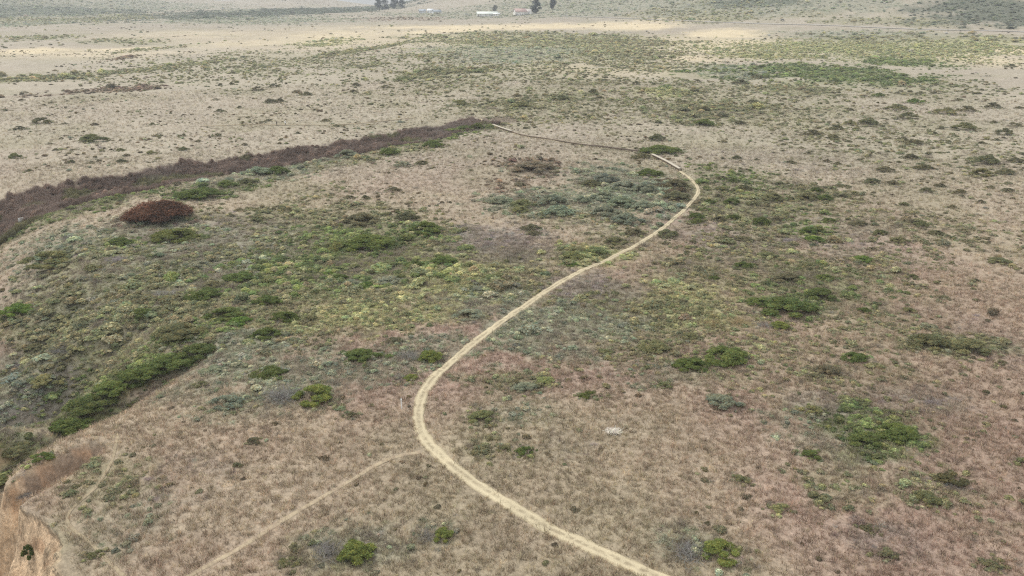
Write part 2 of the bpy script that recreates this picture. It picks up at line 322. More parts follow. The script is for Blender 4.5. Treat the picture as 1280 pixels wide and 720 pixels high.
    (51.5, 199.8, 2.32, 'D', 'leftmost, small dark shrub clustered just right of the far bend|small dark shrubs clustered just right of the far bend'),
    (55.6, 201.3, 3.4, 'D', 'third from left, small dark shrub clustered just right of the far bend|small dark shrubs clustered just right of the far bend'),
    (51.2, 195.4, 1.65, 'D', 'leftmost, tiny dark shrub clustered just right of the far bend|tiny dark shrubs clustered just right of the far bend'),
    (58.2, 198.3, 3.77, 'G', 'fourth from left, broad green shrub clustered just right of the far bend|broad green shrubs clustered just right of the far bend'),
    (58.5, 190.3, 4.44, 'D', 'second from left, broad dark shrub clustered just right of the far bend|broad dark shrubs clustered just right of the far bend'),
    (55.0, 187.7, 2.59, 'D', 'fourth from left, small dark shrub clustered just right of the far bend|small dark shrubs clustered just right of the far bend'),
    (63.2, 189.2, 2.01, 'D', 'second from left, tiny dark shrub clustered just right of the far bend|tiny dark shrubs clustered just right of the far bend'),
    (69.6, 195.7, 3.31, 'D', 'sixth from left, small dark shrub clustered just right of the far bend|small dark shrubs clustered just right of the far bend'),
    (73.7, 193.4, 2.87, 'D', 'seventh from left, small dark shrub clustered just right of the far bend|small dark shrubs clustered just right of the far bend'),
    (76.0, 188.5, 4.0, 'G', 'sixth from left, broad green shrub clustered just right of the far bend|broad green shrubs clustered just right of the far bend'),
    (71.3, 181.0, 5.78, 'O', 'rightmost, broad dull olive shrub clustered just right of the far bend|broad dull olive shrubs clustered just right of the far bend'),
    (75.3, 181.3, 4.25, 'G', 'seventh from left, broad green shrub clustered just right of the far bend|broad green shrubs clustered just right of the far bend'),
    (80.7, 183.6, 2.73, 'D', 'rightmost, small dark shrub clustered just right of the far bend|small dark shrubs clustered just right of the far bend'),
    (83.8, 185.1, 1.97, 'D', 'rightmost, tiny dark shrub clustered just right of the far bend|tiny dark shrubs clustered just right of the far bend'),
    (83.6, 193.6, 2.25, 'D', 'ninth from left, small dark shrub clustered just right of the far bend|small dark shrubs clustered just right of the far bend'),
    (85.6, 193.5, 2.05, 'D', 'fourth from left, tiny dark shrub clustered just right of the far bend|tiny dark shrubs clustered just right of the far bend'),
    (62.2, 179.6, 5.36, 'O', 'leftmost, broad dull olive shrub clustered just right of the far bend|broad dull olive shrubs clustered just right of the far bend'),
    (56.9, 174.8, 2.99, 'D', 'fifth from left, small dark shrub clustered just right of the far bend|small dark shrubs clustered just right of the far bend'),
    (49.9, 181.8, 2.71, 'D', 'second from left, small dark shrub clustered just right of the far bend|small dark shrubs clustered just right of the far bend'),
    (46.6, 176.3, 3.01, 'G', 'rightmost, small green shrub clustered just right of the far bend|small green shrubs clustered just right of the far bend'),
    (51.7, 176.1, 4.51, 'G', 'second from left, broad green shrub clustered just right of the far bend|broad green shrubs clustered just right of the far bend'),
    (43.9, 169.5, 2.9, 'G', 'leftmost, small green shrub clustered just right of the far bend|small green shrubs clustered just right of the far bend'),
    (39.7, 160.2, 3.45, 'G', 'leftmost, broad green shrub clustered just right of the far bend|broad green shrubs clustered just right of the far bend'),
    (44.8, 161.4, 3.47, 'D', 'leftmost, broad dark shrub clustered just right of the far bend|broad dark shrubs clustered just right of the far bend'),
    (48.6, 163.4, 3.86, 'G', 'third from left, broad green shrub clustered just right of the far bend|broad green shrubs clustered just right of the far bend'),
    (53.4, 159.8, 4.82, 'G', 'fifth from left, broad green shrub clustered just right of the far bend|broad green shrubs clustered just right of the far bend'),
    (57.8, 162.4, 3.49, 'D', 'third from left, broad dark shrub clustered just right of the far bend|broad dark shrubs clustered just right of the far bend'),
    (63.9, 170.1, 1.82, 'D', 'third from left, tiny dark shrub clustered just right of the far bend|tiny dark shrubs clustered just right of the far bend'),
    (69.9, 168.1, 1.98, 'D', 'eighth from left, small dark shrub clustered just right of the far bend|small dark shrubs clustered just right of the far bend'),
    (68.7, 161.2, 3.47, 'G', 'rightmost, broad green shrub clustered just right of the far bend|broad green shrubs clustered just right of the far bend'),
    (61.3, 152.3, 4.61, 'G', 'third from left, broad green shrub in dry grass right of the long straight trail|broad green shrubs in dry grass right of the long straight trail'),
    (60.5, 147.4, 4.16, 'V', 'bright green bush right of the far bend, halfway to the right edge'),
    (73.9, 158.7, 4.11, 'D', 'rightmost, broad dark shrub clustered just right of the far bend|broad dark shrubs clustered just right of the far bend'),
    (64.8, 134.4, 4.42, 'V', 'bright olive green bush in the middle of the right-hand plain'),
    (75.2, 151.0, 3.6, 'O', 'fourth from left, broad dull olive shrub in dry grass right of the long straight trail|broad dull olive shrubs in dry grass right of the long straight trail'),
    (86.1, 156.5, 4.05, 'O', 'seventh from left, broad dull olive shrub in dry grass right of the long straight trail|broad dull olive shrubs in dry grass right of the long straight trail'),
    (86.5, 150.9, 3.27, 'D', 'fifth from left, broad dark shrub in dry grass right of the long straight trail|broad dark shrubs in dry grass right of the long straight trail'),
    (93.1, 145.7, 1.27, 'D', 'leftmost, tiny dark shrub in dry grass right of the long straight trail|tiny dark shrubs in dry grass right of the long straight trail'),
    (94.0, 145.3, 1.11, 'D', 'rightmost, tiny dark shrub in dry grass right of the long straight trail|tiny dark shrubs in dry grass right of the long straight trail'),
    (89.1, 133.2, 4.38, 'O', 'rightmost, broad dull olive shrub in dry grass right of the long straight trail|broad dull olive shrubs in dry grass right of the long straight trail'),
    (101.7, 173.0, 2.59, 'D', 'fifth from left, small dark shrub in dry grass right of the long straight trail|small dark shrubs in dry grass right of the long straight trail'),
    (110.4, 176.9, 2.26, 'D', 'seventh from left, small dark shrub in dry grass right of the long straight trail|small dark shrubs in dry grass right of the long straight trail'),
    (91.7, 175.3, 3.0, 'O', 'small dull olive shrub in dry grass right of the long straight trail'),
    (46.3, 147.1, 4.15, 'D', 'second from left, broad dark shrub in dry grass right of the long straight trail|broad dark shrubs in dry grass right of the long straight trail'),
    (42.5, 147.6, 3.2, 'D', 'leftmost, broad dark shrub in dry grass right of the long straight trail|broad dark shrubs in dry grass right of the long straight trail'),
    (49.8, 146.9, 1.91, 'D', 'leftmost, small dark shrub in dry grass right of the long straight trail|small dark shrubs in dry grass right of the long straight trail'),
    (55.1, 147.0, 4.15, 'T', 'greyish bush left of the bright green bush on the right-hand plain'),
    (53.2, 131.0, 3.74, 'O', 'second from left, broad dull olive shrub in dry grass right of the long straight trail|broad dull olive shrubs in dry grass right of the long straight trail'),
    (47.7, 136.3, 4.47, 'O', 'leftmost, broad dull olive shrub in dry grass right of the long straight trail|broad dull olive shrubs in dry grass right of the long straight trail'),
    (41.8, 131.1, 3.75, 'G', 'second from left, broad green shrub in dry grass right of the long straight trail|broad green shrubs in dry grass right of the long straight trail'),
    (47.4, 124.1, 6.04, 'D', 'dark brown low bush behind the large dark green mass'),
    (54.0, 125.2, 3.6, 'G', 'rightmost, broad green shrub in dry grass right of the long straight trail|broad green shrubs in dry grass right of the long straight trail'),
    (34.7, 125.6, 3.05, 'G', 'leftmost, broad green shrub in dry grass right of the long straight trail|broad green shrubs in dry grass right of the long straight trail'),
    (76.5, 145.2, 4.1, 'O', 'fifth from left, broad dull olive shrub in dry grass right of the long straight trail|broad dull olive shrubs in dry grass right of the long straight trail'),
    (69.2, 141.1, 2.46, 'D', 'second from left, small dark shrub in dry grass right of the long straight trail|small dark shrubs in dry grass right of the long straight trail'),
    (59.9, 129.5, 3.14, 'O', 'third from left, broad dull olive shrub in dry grass right of the long straight trail|broad dull olive shrubs in dry grass right of the long straight trail'),
    (69.2, 125.3, 2.77, 'O', 'sixth from left, broad dull olive shrub in dry grass right of the long straight trail|broad dull olive shrubs in dry grass right of the long straight trail'),
    (69.7, 115.7, 2.32, 'D', 'sixth from left, broad dark shrub in dry grass right of the long straight trail|broad dark shrubs in dry grass right of the long straight trail'),
    (78.9, 122.9, 1.9, 'D', 'sixth from left, small dark shrub in dry grass right of the long straight trail|small dark shrubs in dry grass right of the long straight trail'),
    (-175.7, 290.4, 7.77, 'D', 'broad dark shrub on the pale plain behind the thicket'),
    (-175.7, 276.8, 4.86, 'D', 'leftmost, small dark shrub on the pale plain behind the thicket|small dark shrubs on the pale plain behind the thicket'),
    (-165.7, 287.6, 2.66, 'D', 'fifth from left, tiny dark shrub on the pale plain behind the thicket|tiny dark shrubs on the pale plain behind the thicket'),
    (-133.1, 287.9, 2.96, 'D', 'eighth from left, tiny dark shrub on the pale plain behind the thicket|tiny dark shrubs on the pale plain behind the thicket'),
    (-138.2, 254.9, 9.51, 'O', 'rightmost, broad dull olive shrub on the pale plain behind the thicket|broad dull olive shrubs on the pale plain behind the thicket'),
    (-136.4, 258.6, 2.68, 'D', 'seventh from left, tiny dark shrub on the pale plain behind the thicket|tiny dark shrubs on the pale plain behind the thicket'),
    (-122.0, 266.8, 2.21, 'D', 'ninth from left, tiny dark shrub on the pale plain behind the thicket|tiny dark shrubs on the pale plain behind the thicket'),
    (-113.2, 265.5, 3.02, 'D', 'fourth from left, small dark shrub on the pale plain behind the thicket|small dark shrubs on the pale plain behind the thicket'),
    (-101.0, 265.1, 3.57, 'D', 'fifth from left, small dark shrub on the pale plain behind the thicket|small dark shrubs on the pale plain behind the thicket'),
    (-103.5, 254.5, 2.64, 'D', 'tenth from left, tiny dark shrub on the pale plain behind the thicket|tiny dark shrubs on the pale plain behind the thicket'),
    (-114.4, 224.0, 3.52, 'D', 'third from left, small dark shrub on the pale plain behind the thicket|small dark shrubs on the pale plain behind the thicket'),
    (-122.3, 222.3, 2.1, 'D', 'sixth from left, tiny dark shrub on the pale plain behind the thicket|tiny dark shrubs on the pale plain behind the thicket'),
    (-128.3, 222.0, 2.79, 'D', 'second from left, small dark shrub on the pale plain behind the thicket|small dark shrubs on the pale plain behind the thicket'),
    (-114.5, 329.5, 3.03, 'D', 'twelfth from left, tiny dark shrub on the pale plain behind the thicket|tiny dark shrubs on the pale plain behind the thicket'),
    (-127.2, 329.4, 2.36, 'D', 'eleventh from left, tiny dark shrub on the pale plain behind the thicket|tiny dark shrubs on the pale plain behind the thicket'),
    (-119.8, 320.8, 3.61, 'D', 'sixth from left, small dark shrub on the pale plain behind the thicket|small dark shrubs on the pale plain behind the thicket'),
    (-81.5, 322.6, 2.31, 'D', 'fifteenth from left, tiny dark shrub on the pale plain behind the thicket|tiny dark shrubs on the pale plain behind the thicket'),
    (-106.3, 347.6, 6.38, 'D', 'rightmost, broad dark shrub on the far plain above the two walkers|broad dark shrubs on the far plain above the two walkers'),
    (-200.8, 336.2, 2.75, 'D', 'second from left, tiny dark shrub on the pale plain behind the thicket|tiny dark shrubs on the pale plain behind the thicket'),
    (-147.3, 227.3, 4.28, 'O', 'leftmost, broad dull olive shrub on the pale plain behind the thicket|broad dull olive shrubs on the pale plain behind the thicket'),
    (-149.8, 249.5, 2.07, 'D', 'third from left, tiny dark shrub on the pale plain behind the thicket|tiny dark shrubs on the pale plain behind the thicket'),
    (-141.3, 238.0, 2.23, 'D', 'fourth from left, tiny dark shrub on the pale plain behind the thicket|tiny dark shrubs on the pale plain behind the thicket'),
    (-134.2, 211.0, 2.22, 'D', 'leftmost, tiny dark shrub on the pale plain behind the thicket|tiny dark shrubs on the pale plain behind the thicket'),
    (-122.8, 240.6, 3.01, 'O', 'leftmost, small dull olive shrub on the pale plain behind the thicket|small dull olive shrubs on the pale plain behind the thicket'),
    (-111.1, 236.7, 3.95, 'O', 'second from left, small dull olive shrub on the pale plain behind the thicket|small dull olive shrubs on the pale plain behind the thicket'),
    (-102.9, 241.0, 3.51, 'O', 'rightmost, small dull olive shrub on the pale plain behind the thicket|small dull olive shrubs on the pale plain behind the thicket'),
    (-93.1, 296.8, 3.05, 'D', 'thirteenth from left, tiny dark shrub on the pale plain behind the thicket|tiny dark shrubs on the pale plain behind the thicket'),
    (-70.8, 296.9, 3.66, 'D', 'rightmost, small dark shrub on the pale plain behind the thicket|small dark shrubs on the pale plain behind the thicket'),
    (-74.5, 269.1, 2.22, 'D', 'fourteenth from left, tiny dark shrub on the pale plain behind the thicket|tiny dark shrubs on the pale plain behind the thicket'),
    (-64.6, 285.1, 2.94, 'D', 'rightmost, tiny dark shrub on the pale plain behind the thicket|tiny dark shrubs on the pale plain behind the thicket'),
    (-120.2, 399.8, 5.67, 'D', 'leftmost, small dark shrub on the far plain above the two walkers|small dark shrubs on the far plain above the two walkers'),
    (-124.8, 387.1, 7.07, 'D', 'leftmost, broad dark shrub on the far plain above the two walkers|broad dark shrubs on the far plain above the two walkers'),
    (-97.1, 370.5, 6.4, 'D', 'third from left, small dark shrub on the far plain above the two walkers|small dark shrubs on the far plain above the two walkers'),
    (-79.5, 402.6, 5.7, 'D', 'rightmost, small dark shrub on the far plain above the two walkers|small dark shrubs on the far plain above the two walkers'),
    (-76.8, 382.2, 5.04, 'D', 'fourth from left, small dark shrub on the far plain above the two walkers|small dark shrubs on the far plain above the two walkers'),
    (-125.8, 429.8, 3.91, 'D', 'rightmost, tiny dark shrub on the far plain above the two walkers|tiny dark shrubs on the far plain above the two walkers'),
    (-164.5, 468.4, 4.24, 'D', 'fourth from left, tiny dark shrub on the far plain above the two walkers|tiny dark shrubs on the far plain above the two walkers'),
    (-104.3, 350.4, 5.71, 'D', 'second from left, small dark shrub on the far plain above the two walkers|small dark shrubs on the far plain above the two walkers'),
    (-151.6, 411.6, 4.17, 'D', 'second from left, tiny dark shrub on the far plain above the two walkers|tiny dark shrubs on the far plain above the two walkers'),
    (-147.4, 416.3, 3.79, 'D', 'third from left, tiny dark shrub on the far plain above the two walkers|tiny dark shrubs on the far plain above the two walkers'),
    (-132.5, 351.5, 2.86, 'D', 'leftmost, tiny dark shrub on the far plain above the two walkers|tiny dark shrubs on the far plain above the two walkers'),
    (-90.4, 534.2, 4.81, 'D', 'leftmost, tiny dark shrub on the plain beyond the boardwalk|tiny dark shrubs on the plain beyond the boardwalk'),
    (-75.0, 535.1, 4.29, 'D', 'third from left, tiny dark shrub on the plain beyond the boardwalk|tiny dark shrubs on the plain beyond the boardwalk'),
    (-55.9, 532.0, 4.8, 'D', 'fourth from left, tiny dark shrub on the plain beyond the boardwalk|tiny dark shrubs on the plain beyond the boardwalk'),
    (-57.8, 423.7, 11.12, 'O', 'leftmost, broad dull olive shrub on the plain beyond the boardwalk|broad dull olive shrubs on the plain beyond the boardwalk'),
    (-67.5, 412.4, 4.17, 'D', 'second from left, tiny dark shrub on the plain beyond the boardwalk|tiny dark shrubs on the plain beyond the boardwalk'),
    (-63.6, 397.2, 5.63, 'D', 'leftmost, small dark shrub on the plain beyond the boardwalk|small dark shrubs on the plain beyond the boardwalk'),
    (-29.7, 364.5, 2.97, 'D', 'fifth from left, tiny dark shrub on the plain beyond the boardwalk|tiny dark shrubs on the plain beyond the boardwalk'),
    (-22.4, 338.0, 10.35, 'O', 'second from left, broad dull olive shrub on the plain beyond the boardwalk|broad dull olive shrubs on the plain beyond the boardwalk'),
    (-11.1, 364.0, 2.96, 'D', 'sixth from left, tiny dark shrub on the plain beyond the boardwalk|tiny dark shrubs on the plain beyond the boardwalk'),
    (3.4, 330.4, 10.12, 'O', 'third from left, broad dull olive shrub on the plain beyond the boardwalk|broad dull olive shrubs on the plain beyond the boardwalk'),
    (17.2, 449.0, 4.07, 'D', 'rightmost, tiny dark shrub on the plain beyond the boardwalk|tiny dark shrubs on the plain beyond the boardwalk'),
    (21.5, 351.7, 8.6, 'O', 'rightmost, broad dull olive shrub on the plain beyond the boardwalk|broad dull olive shrubs on the plain beyond the boardwalk'),
    (38.2, 369.3, 6.75, 'D', 'leftmost, broad dark shrub on the plain beyond the boardwalk|broad dark shrubs on the plain beyond the boardwalk'),
    (63.2, 403.4, 4.9, 'D', 'second from left, small dark shrub on the plain beyond the boardwalk|small dark shrubs on the plain beyond the boardwalk'),
    (96.5, 415.2, 5.87, 'D', 'rightmost, small dark shrub on the plain beyond the boardwalk|small dark shrubs on the plain beyond the boardwalk'),
    (216.3, 403.5, 2.86, 'D', 'fourth from left, tiny dark shrub at the back of the right-hand plain|tiny dark shrubs at the back of the right-hand plain'),
    (226.5, 380.5, 3.09, 'D', 'seventh from left, tiny dark shrub at the back of the right-hand plain|tiny dark shrubs at the back of the right-hand plain'),
    (238.5, 384.5, 3.12, 'D', 'rightmost, tiny dark shrub at the back of the right-hand plain|tiny dark shrubs at the back of the right-hand plain'),
    (197.3, 348.4, 3.19, 'D', 'fifth from left, tiny dark shrub at the back of the right-hand plain|tiny dark shrubs at the back of the right-hand plain'),
    (307.2, 491.2, 6.9, 'D', 'third from left, small dark shrub at the back of the right-hand plain|small dark shrubs at the back of the right-hand plain'),
    (263.1, 453.7, 2.28, 'D', 'sixth from left, tiny dark shrub at the back of the right-hand plain|tiny dark shrubs at the back of the right-hand plain'),
    (168.4, 362.3, 6.63, 'G', 'broad green shrub at the back of the right-hand plain'),
    (182.5, 372.9, 3.79, 'D', 'second from left, tiny dark shrub at the back of the right-hand plain|tiny dark shrubs at the back of the right-hand plain'),
    (191.4, 369.4, 5.26, 'D', 'second from left, small dark shrub at the back of the right-hand plain|small dark shrubs at the back of the right-hand plain'),
    (199.1, 373.4, 3.03, 'D', 'third from left, tiny dark shrub at the back of the right-hand plain|tiny dark shrubs at the back of the right-hand plain'),
    (118.0, 409.6, 9.11, 'D', 'leftmost, broad dark shrub at the back of the right-hand plain|broad dark shrubs at the back of the right-hand plain'),
    (134.9, 431.5, 10.45, 'D', 'third from left, broad dark shrub at the back of the right-hand plain|broad dark shrubs at the back of the right-hand plain'),
    (105.0, 343.2, 6.3, 'D', 'second from left, broad dark shrub at the back of the right-hand plain|broad dark shrubs at the back of the right-hand plain'),
]
COVER = [  # W rows place the sunlit areas that are painted into the ground colour
    (-271.9, 452.6, 43.5, 23.7, 0.77, 'O', 1.0),
    (-238.1, 496.2, 44.8, 14.3, 0.95, 'O', 0.9),
    (-214.2, 544.1, 39.2, 13.5, 0.96, 'O', 0.6),
    (-198.4, 396.3, 26.1, 14.3, 0.48, 'B', 0.8),
    (-219.4, 371.8, 24.0, 6.9, 0.64, 'B', 0.4),
    (-281.4, 581.9, 8.2, 20.2, -0.01, 'B', 0.6),
    (-463.9, 795.0, 47.2, 61.5, -0.01, 'O', 0.5),
    (-359.9, 746.1, 51.9, 43.6, -0.01, 'O', 0.5),
    (-297.5, 686.2, 64.9, 13.2, 1.28, 'O', 0.5),
    (-260.7, 476.9, 28.8, 18.3, -0.0, 'B', 0.2),
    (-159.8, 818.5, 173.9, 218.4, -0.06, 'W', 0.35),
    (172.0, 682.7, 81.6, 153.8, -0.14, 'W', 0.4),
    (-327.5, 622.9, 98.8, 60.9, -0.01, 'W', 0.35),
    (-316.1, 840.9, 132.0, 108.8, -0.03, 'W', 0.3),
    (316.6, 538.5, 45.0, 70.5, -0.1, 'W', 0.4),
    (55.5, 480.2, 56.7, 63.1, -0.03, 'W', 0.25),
    (269.5, 627.8, 123.7, 114.5, -0.16, 'Y', 0.4),
    (38.9, 685.6, 128.0, 152.6, -0.09, 'Y', 0.3),
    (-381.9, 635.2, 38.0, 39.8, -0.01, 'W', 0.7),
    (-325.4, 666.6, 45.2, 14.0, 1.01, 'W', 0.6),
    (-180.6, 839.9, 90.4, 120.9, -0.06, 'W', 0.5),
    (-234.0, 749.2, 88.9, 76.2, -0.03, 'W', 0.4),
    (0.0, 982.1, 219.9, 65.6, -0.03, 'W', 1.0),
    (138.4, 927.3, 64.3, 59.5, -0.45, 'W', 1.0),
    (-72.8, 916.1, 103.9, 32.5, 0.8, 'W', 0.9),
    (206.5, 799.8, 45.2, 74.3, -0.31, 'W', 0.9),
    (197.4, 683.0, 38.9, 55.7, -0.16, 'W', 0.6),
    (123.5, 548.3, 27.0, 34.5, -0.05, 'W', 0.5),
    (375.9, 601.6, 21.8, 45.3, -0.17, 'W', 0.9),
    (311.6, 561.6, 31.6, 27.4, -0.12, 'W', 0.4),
    (-171.2, 745.5, 29.6, 64.7, -0.03, 'Y', 0.7),
    (-128.8, 617.8, 65.5, 11.7, 1.31, 'O', 0.8),
    (-111.9, 664.7, 85.1, 11.6, 1.3, 'O', 0.7),
    (-16.0, 808.7, 94.5, 96.5, -0.13, 'O', 0.8),
    (57.5, 736.6, 112.7, 98.3, -0.13, 'O', 0.7),
    (0.0, 593.4, 75.4, 81.1, -0.04, 'S', 0.6),
    (-36.5, 466.4, 39.0, 18.2, 0.59, 'O', 0.8),
    (-52.3, 437.5, 19.9, 13.0, 0.57, 'O', 0.7),
    (79.2, 592.4, 51.5, 92.1, -0.06, 'O', 0.55),
    (88.1, 499.1, 44.3, 48.5, -0.04, 'O', 0.4),
    (-96.7, 509.7, 30.7, 20.7, -0.01, 'O', 0.5),
    (-55.7, 574.0, 34.3, 38.8, -0.03, 'O', 0.5),
    (75.3, 376.0, 17.5, 17.3, -0.01, 'Y', 1.0),
    (41.2, 415.5, 33.4, 27.8, -0.02, 'O', 0.4),
    (21.9, 363.2, 22.1, 21.7, -0.01, 'O', 0.5),
    (0.0, 338.4, 24.1, 23.7, -0.01, 'O', 0.5),
    (70.8, 347.0, 21.1, 19.9, -0.01, 'O', 0.4),
    (81.5, 320.8, 35.1, 22.3, 0.73, 'O', 0.7),
    (133.3, 465.1, 27.6, 42.3, -0.03, 'S', 0.7),
    (167.2, 461.0, 67.5, 49.4, -0.04, 'G', 0.75),
    (192.6, 439.7, 43.1, 45.1, -0.04, 'G', 0.8),
    (141.2, 391.3, 31.3, 30.7, -0.02, 'O', 0.6),
    (256.0, 523.9, 30.1, 40.3, -0.08, 'G', 0.6),
    (258.0, 623.8, 108.1, 78.4, -0.15, 'Y', 0.75),
    (177.5, 578.7, 39.0, 61.6, -0.08, 'Y', 0.5),
    (360.5, 643.8, 76.7, 57.9, 0.33, 'Y', 0.7),
    (329.9, 716.8, 94.2, 55.7, -0.29, 'O', 0.9),
    (403.9, 687.1, 35.8, 30.1, -0.29, 'O', 0.8),
    (317.8, 760.6, 74.1, 43.6, -0.35, 'S', 0.7),
    (252.7, 989.0, 69.8, 78.3, -0.68, 'O', 0.7),
    (309.2, 985.4, 57.9, 49.4, -0.7, 'S', 0.6),
    (345.9, 952.6, 53.7, 55.2, -0.66, 'O', 0.4),
    (508.1, 851.9, 88.0, 107.0, -0.49, 'F', 1.0),
    (353.8, 1003.3, 152.1, 69.4, -0.68, 'S', 0.9),
    (251.0, 1062.0, 101.2, 105.3, -0.79, 'O', 0.9),
    (313.8, 1071.5, 87.6, 44.1, -0.81, 'F', 0.7),
    (371.8, 859.3, 67.6, 34.8, -0.52, 'O', 0.5),
    (130.8, 1331.3, 247.5, 151.7, -1.0, 'S', 0.9),
    (413.7, 821.3, 42.5, 43.1, -0.48, 'O', 0.6),
    (246.4, 1089.4, 73.1, 90.8, -0.84, 'S', 0.6),
    (166.5, 1217.6, 139.1, 129.0, -0.94, 'S', 0.6),
    (28.8, 1453.6, 201.4, 137.7, -0.99, 'S', 0.5),
    (-425.4, 1622.3, 148.5, 488.8, -0.35, 'F', 1.0),
    (-364.5, 1214.0, 156.1, 170.2, -0.11, 'S', 0.7),
    (-521.6, 1575.3, 91.2, 226.3, 0.13, 'S', 0.5),
    (-857.8, 1469.4, 412.6, 182.8, 1.24, 'S', 1.0),
    (-792.9, 1403.7, 199.9, 113.4, 0.84, 'F', 0.6),
    (-631.4, 1309.1, 75.5, 142.0, 0.06, 'O', 0.6),
    (-675.9, 1099.8, 64.2, 129.8, 0.01, 'S', 0.6),
    (-700.9, 1203.6, 164.5, 175.6, 0.04, 'O', 0.5),
    (-729.4, 1764.5, 122.4, 106.7, 1.0, 'S', 0.4),
    (-66.2, 1337.1, 233.3, 119.2, -0.76, 'S', 0.5),
    (-164.5, 1218.5, 78.0, 80.8, -0.34, 'B', 0.35),
    (0.0, 281.6, 17.4, 15.3, -0.0, 'O', 0.25),
    (15.2, 299.2, 18.4, 13.3, -0.01, 'O', 0.4),
    (87.3, 353.4, 66.9, 96.3, -0.01, 'O', 0.35),
    (4.1, 463.1, 108.4, 154.6, -0.02, 'O', 0.32),
    (122.1, 267.5, 49.1, 72.4, -0.01, 'O', 0.28),
    (-166.9, 528.3, 107.4, 154.1, -0.01, 'O', 0.25),
    (-37.9, 250.8, 32.3, 7.5, 0.69, 'G', 0.6),
    (-15.0, 277.9, 8.6, 10.0, -0.0, 'G', 0.8),
    (-63.1, 220.3, 23.2, 6.8, 0.67, 'S', 0.7),
    (19.5, 322.2, 52.1, 34.5, -0.01, 'O', 0.35),
    (203.2, 399.6, 50.9, 50.2, -0.03, 'O', 0.3),
    (-70.9, 94.3, 8.1, 23.2, 0.46, 'S', 0.7),
    (-62.5, 94.9, 12.2, 11.1, 0.73, 'G', 0.5),
    (-56.2, 75.2, 6.5, 4.5, 0.85, 'G', 0.7),
    (-61.7, 120.3, 30.4, 27.9, 0.76, 'O', 0.75),
    (-62.3, 134.3, 30.3, 23.2, 0.71, 'S', 0.6),
    (-49.7, 151.6, 32.7, 25.6, 0.37, 'O', 0.5),
    (-82.6, 150.0, 21.3, 14.6, 0.84, 'S', 0.5),
    (-65.8, 83.4, 10.1, 7.4, 0.91, 'O', 0.7),
    (-29.5, 124.0, 26.7, 23.2, -0.0, 'O', 0.6),
    (-36.3, 105.4, 15.2, 14.8, -0.0, 'O', 0.45),
    (16.5, 106.1, 22.3, 17.9, -0.0, 'O', 0.4),
    (52.3, 139.1, 26.1, 32.5, -0.0, 'O', 0.35),
    (41.9, 89.0, 19.0, 17.6, -0.0, 'O', 0.25),
    (57.7, 191.8, 21.8, 33.3, -0.0, 'G', 0.35),
    (-35.4, 148.2, 20.9, 12.6, 0.24, 'G', 0.6),
    (-24.5, 132.9, 20.4, 19.4, 0.21, 'G', 0.85),
    (-42.5, 130.7, 16.1, 16.4, 0.55, 'G', 0.7),
    (-52.3, 126.4, 13.1, 13.0, 0.78, 'G', 0.55),
    (-16.1, 148.3, 9.6, 14.0, -0.0, 'O', 0.5),
    (-11.0, 126.3, 12.3, 18.2, -0.0, 'Y', 0.75),
    (-23.2, 108.7, 14.6, 8.2, -0.0, 'Y', 0.7),
    (0.0, 129.2, 9.9, 12.7, -0.0, 'O', 0.6),
    (-5.1, 115.3, 9.0, 8.7, -0.0, 'S', 0.7),
    (-19.2, 124.7, 12.3, 9.6, -0.0, 'S', 0.4),
    (-8.0, 148.1, 8.0, 12.9, -0.0, 'P', 0.5),
    (-1.6, 142.9, 9.3, 12.7, -0.0, 'P', 0.5),
    (-75.9, 134.7, 19.8, 11.3, 0.89, 'O', 0.6),
    (-71.0, 143.4, 18.4, 12.1, 0.66, 'G', 0.4),
    (-67.2, 103.2, 15.3, 10.1, 0.94, 'O', 0.55),
    (-82.2, 121.9, 13.2, 9.2, 0.92, 'O', 0.5),
    (-64.8, 111.1, 10.9, 8.9, 0.82, 'P', 0.35),
    (-68.0, 96.0, 8.0, 5.6, 0.76, 'P', 0.5),
    (-64.2, 153.8, 14.3, 12.7, 0.4, 'P', 0.35),
    (-51.1, 137.7, 9.0, 9.5, -0.0, 'P', 0.4),
    (-48.1, 101.4, 10.2, 6.5, 0.68, 'G', 0.6),
    (-54.2, 88.9, 11.5, 4.9, 0.91, 'G', 0.8),
    (-55.7, 77.0, 7.3, 3.5, 1.06, 'G', 0.8),
    (-67.9, 79.1, 5.0, 5.7, 0.9, 'P', 0.4),
    (-68.0, 84.4, 7.4, 3.6, 0.94, 'O', 0.4),
    (-37.2, 96.2, 8.5, 8.3, 0.44, 'S', 0.75),
    (-39.2, 86.4, 5.7, 4.7, 0.41, 'S', 0.5),
    (-28.6, 89.0, 9.2, 9.0, -0.0, 'S', 0.6),
    (-32.5, 98.4, 6.7, 6.4, -0.0, 'O', 0.3),
    (-17.7, 91.0, 9.4, 7.0, -0.0, 'S', 0.5),
    (-10.9, 95.8, 7.7, 6.6, -0.0, 'S', 0.5),
    (-24.7, 98.3, 8.9, 5.3, -0.0, 'O', 0.25),
    (-32.0, 80.3, 9.4, 4.9, -0.0, 'S', 0.3),
    (-98.1, 176.5, 22.3, 8.5, 0.96, 'G', 0.55),
    (-98.7, 153.5, 11.9, 5.9, 1.03, 'S', 0.4),
    (-66.6, 205.7, 22.4, 10.8, 0.8, 'S', 0.55),
    (-74.5, 187.8, 17.0, 9.3, 0.78, 'G', 0.55),
    (-50.5, 220.4, 20.8, 8.7, 0.66, 'O', 0.5),
    (-34.3, 237.9, 17.6, 8.9, 0.66, 'O', 0.4),
    (-47.6, 187.5, 9.9, 11.5, -0.0, 'O', 0.25),
    (28.1, 188.1, 15.5, 33.8, -0.0, 'S', 0.85),
    (7.6, 178.4, 15.1, 13.5, -0.0, 'S', 0.7),
    (14.2, 165.3, 15.9, 9.2, -0.0, 'O', 0.4),
    (40.4, 188.0, 5.2, 16.4, -0.0, 'D', 0.6),
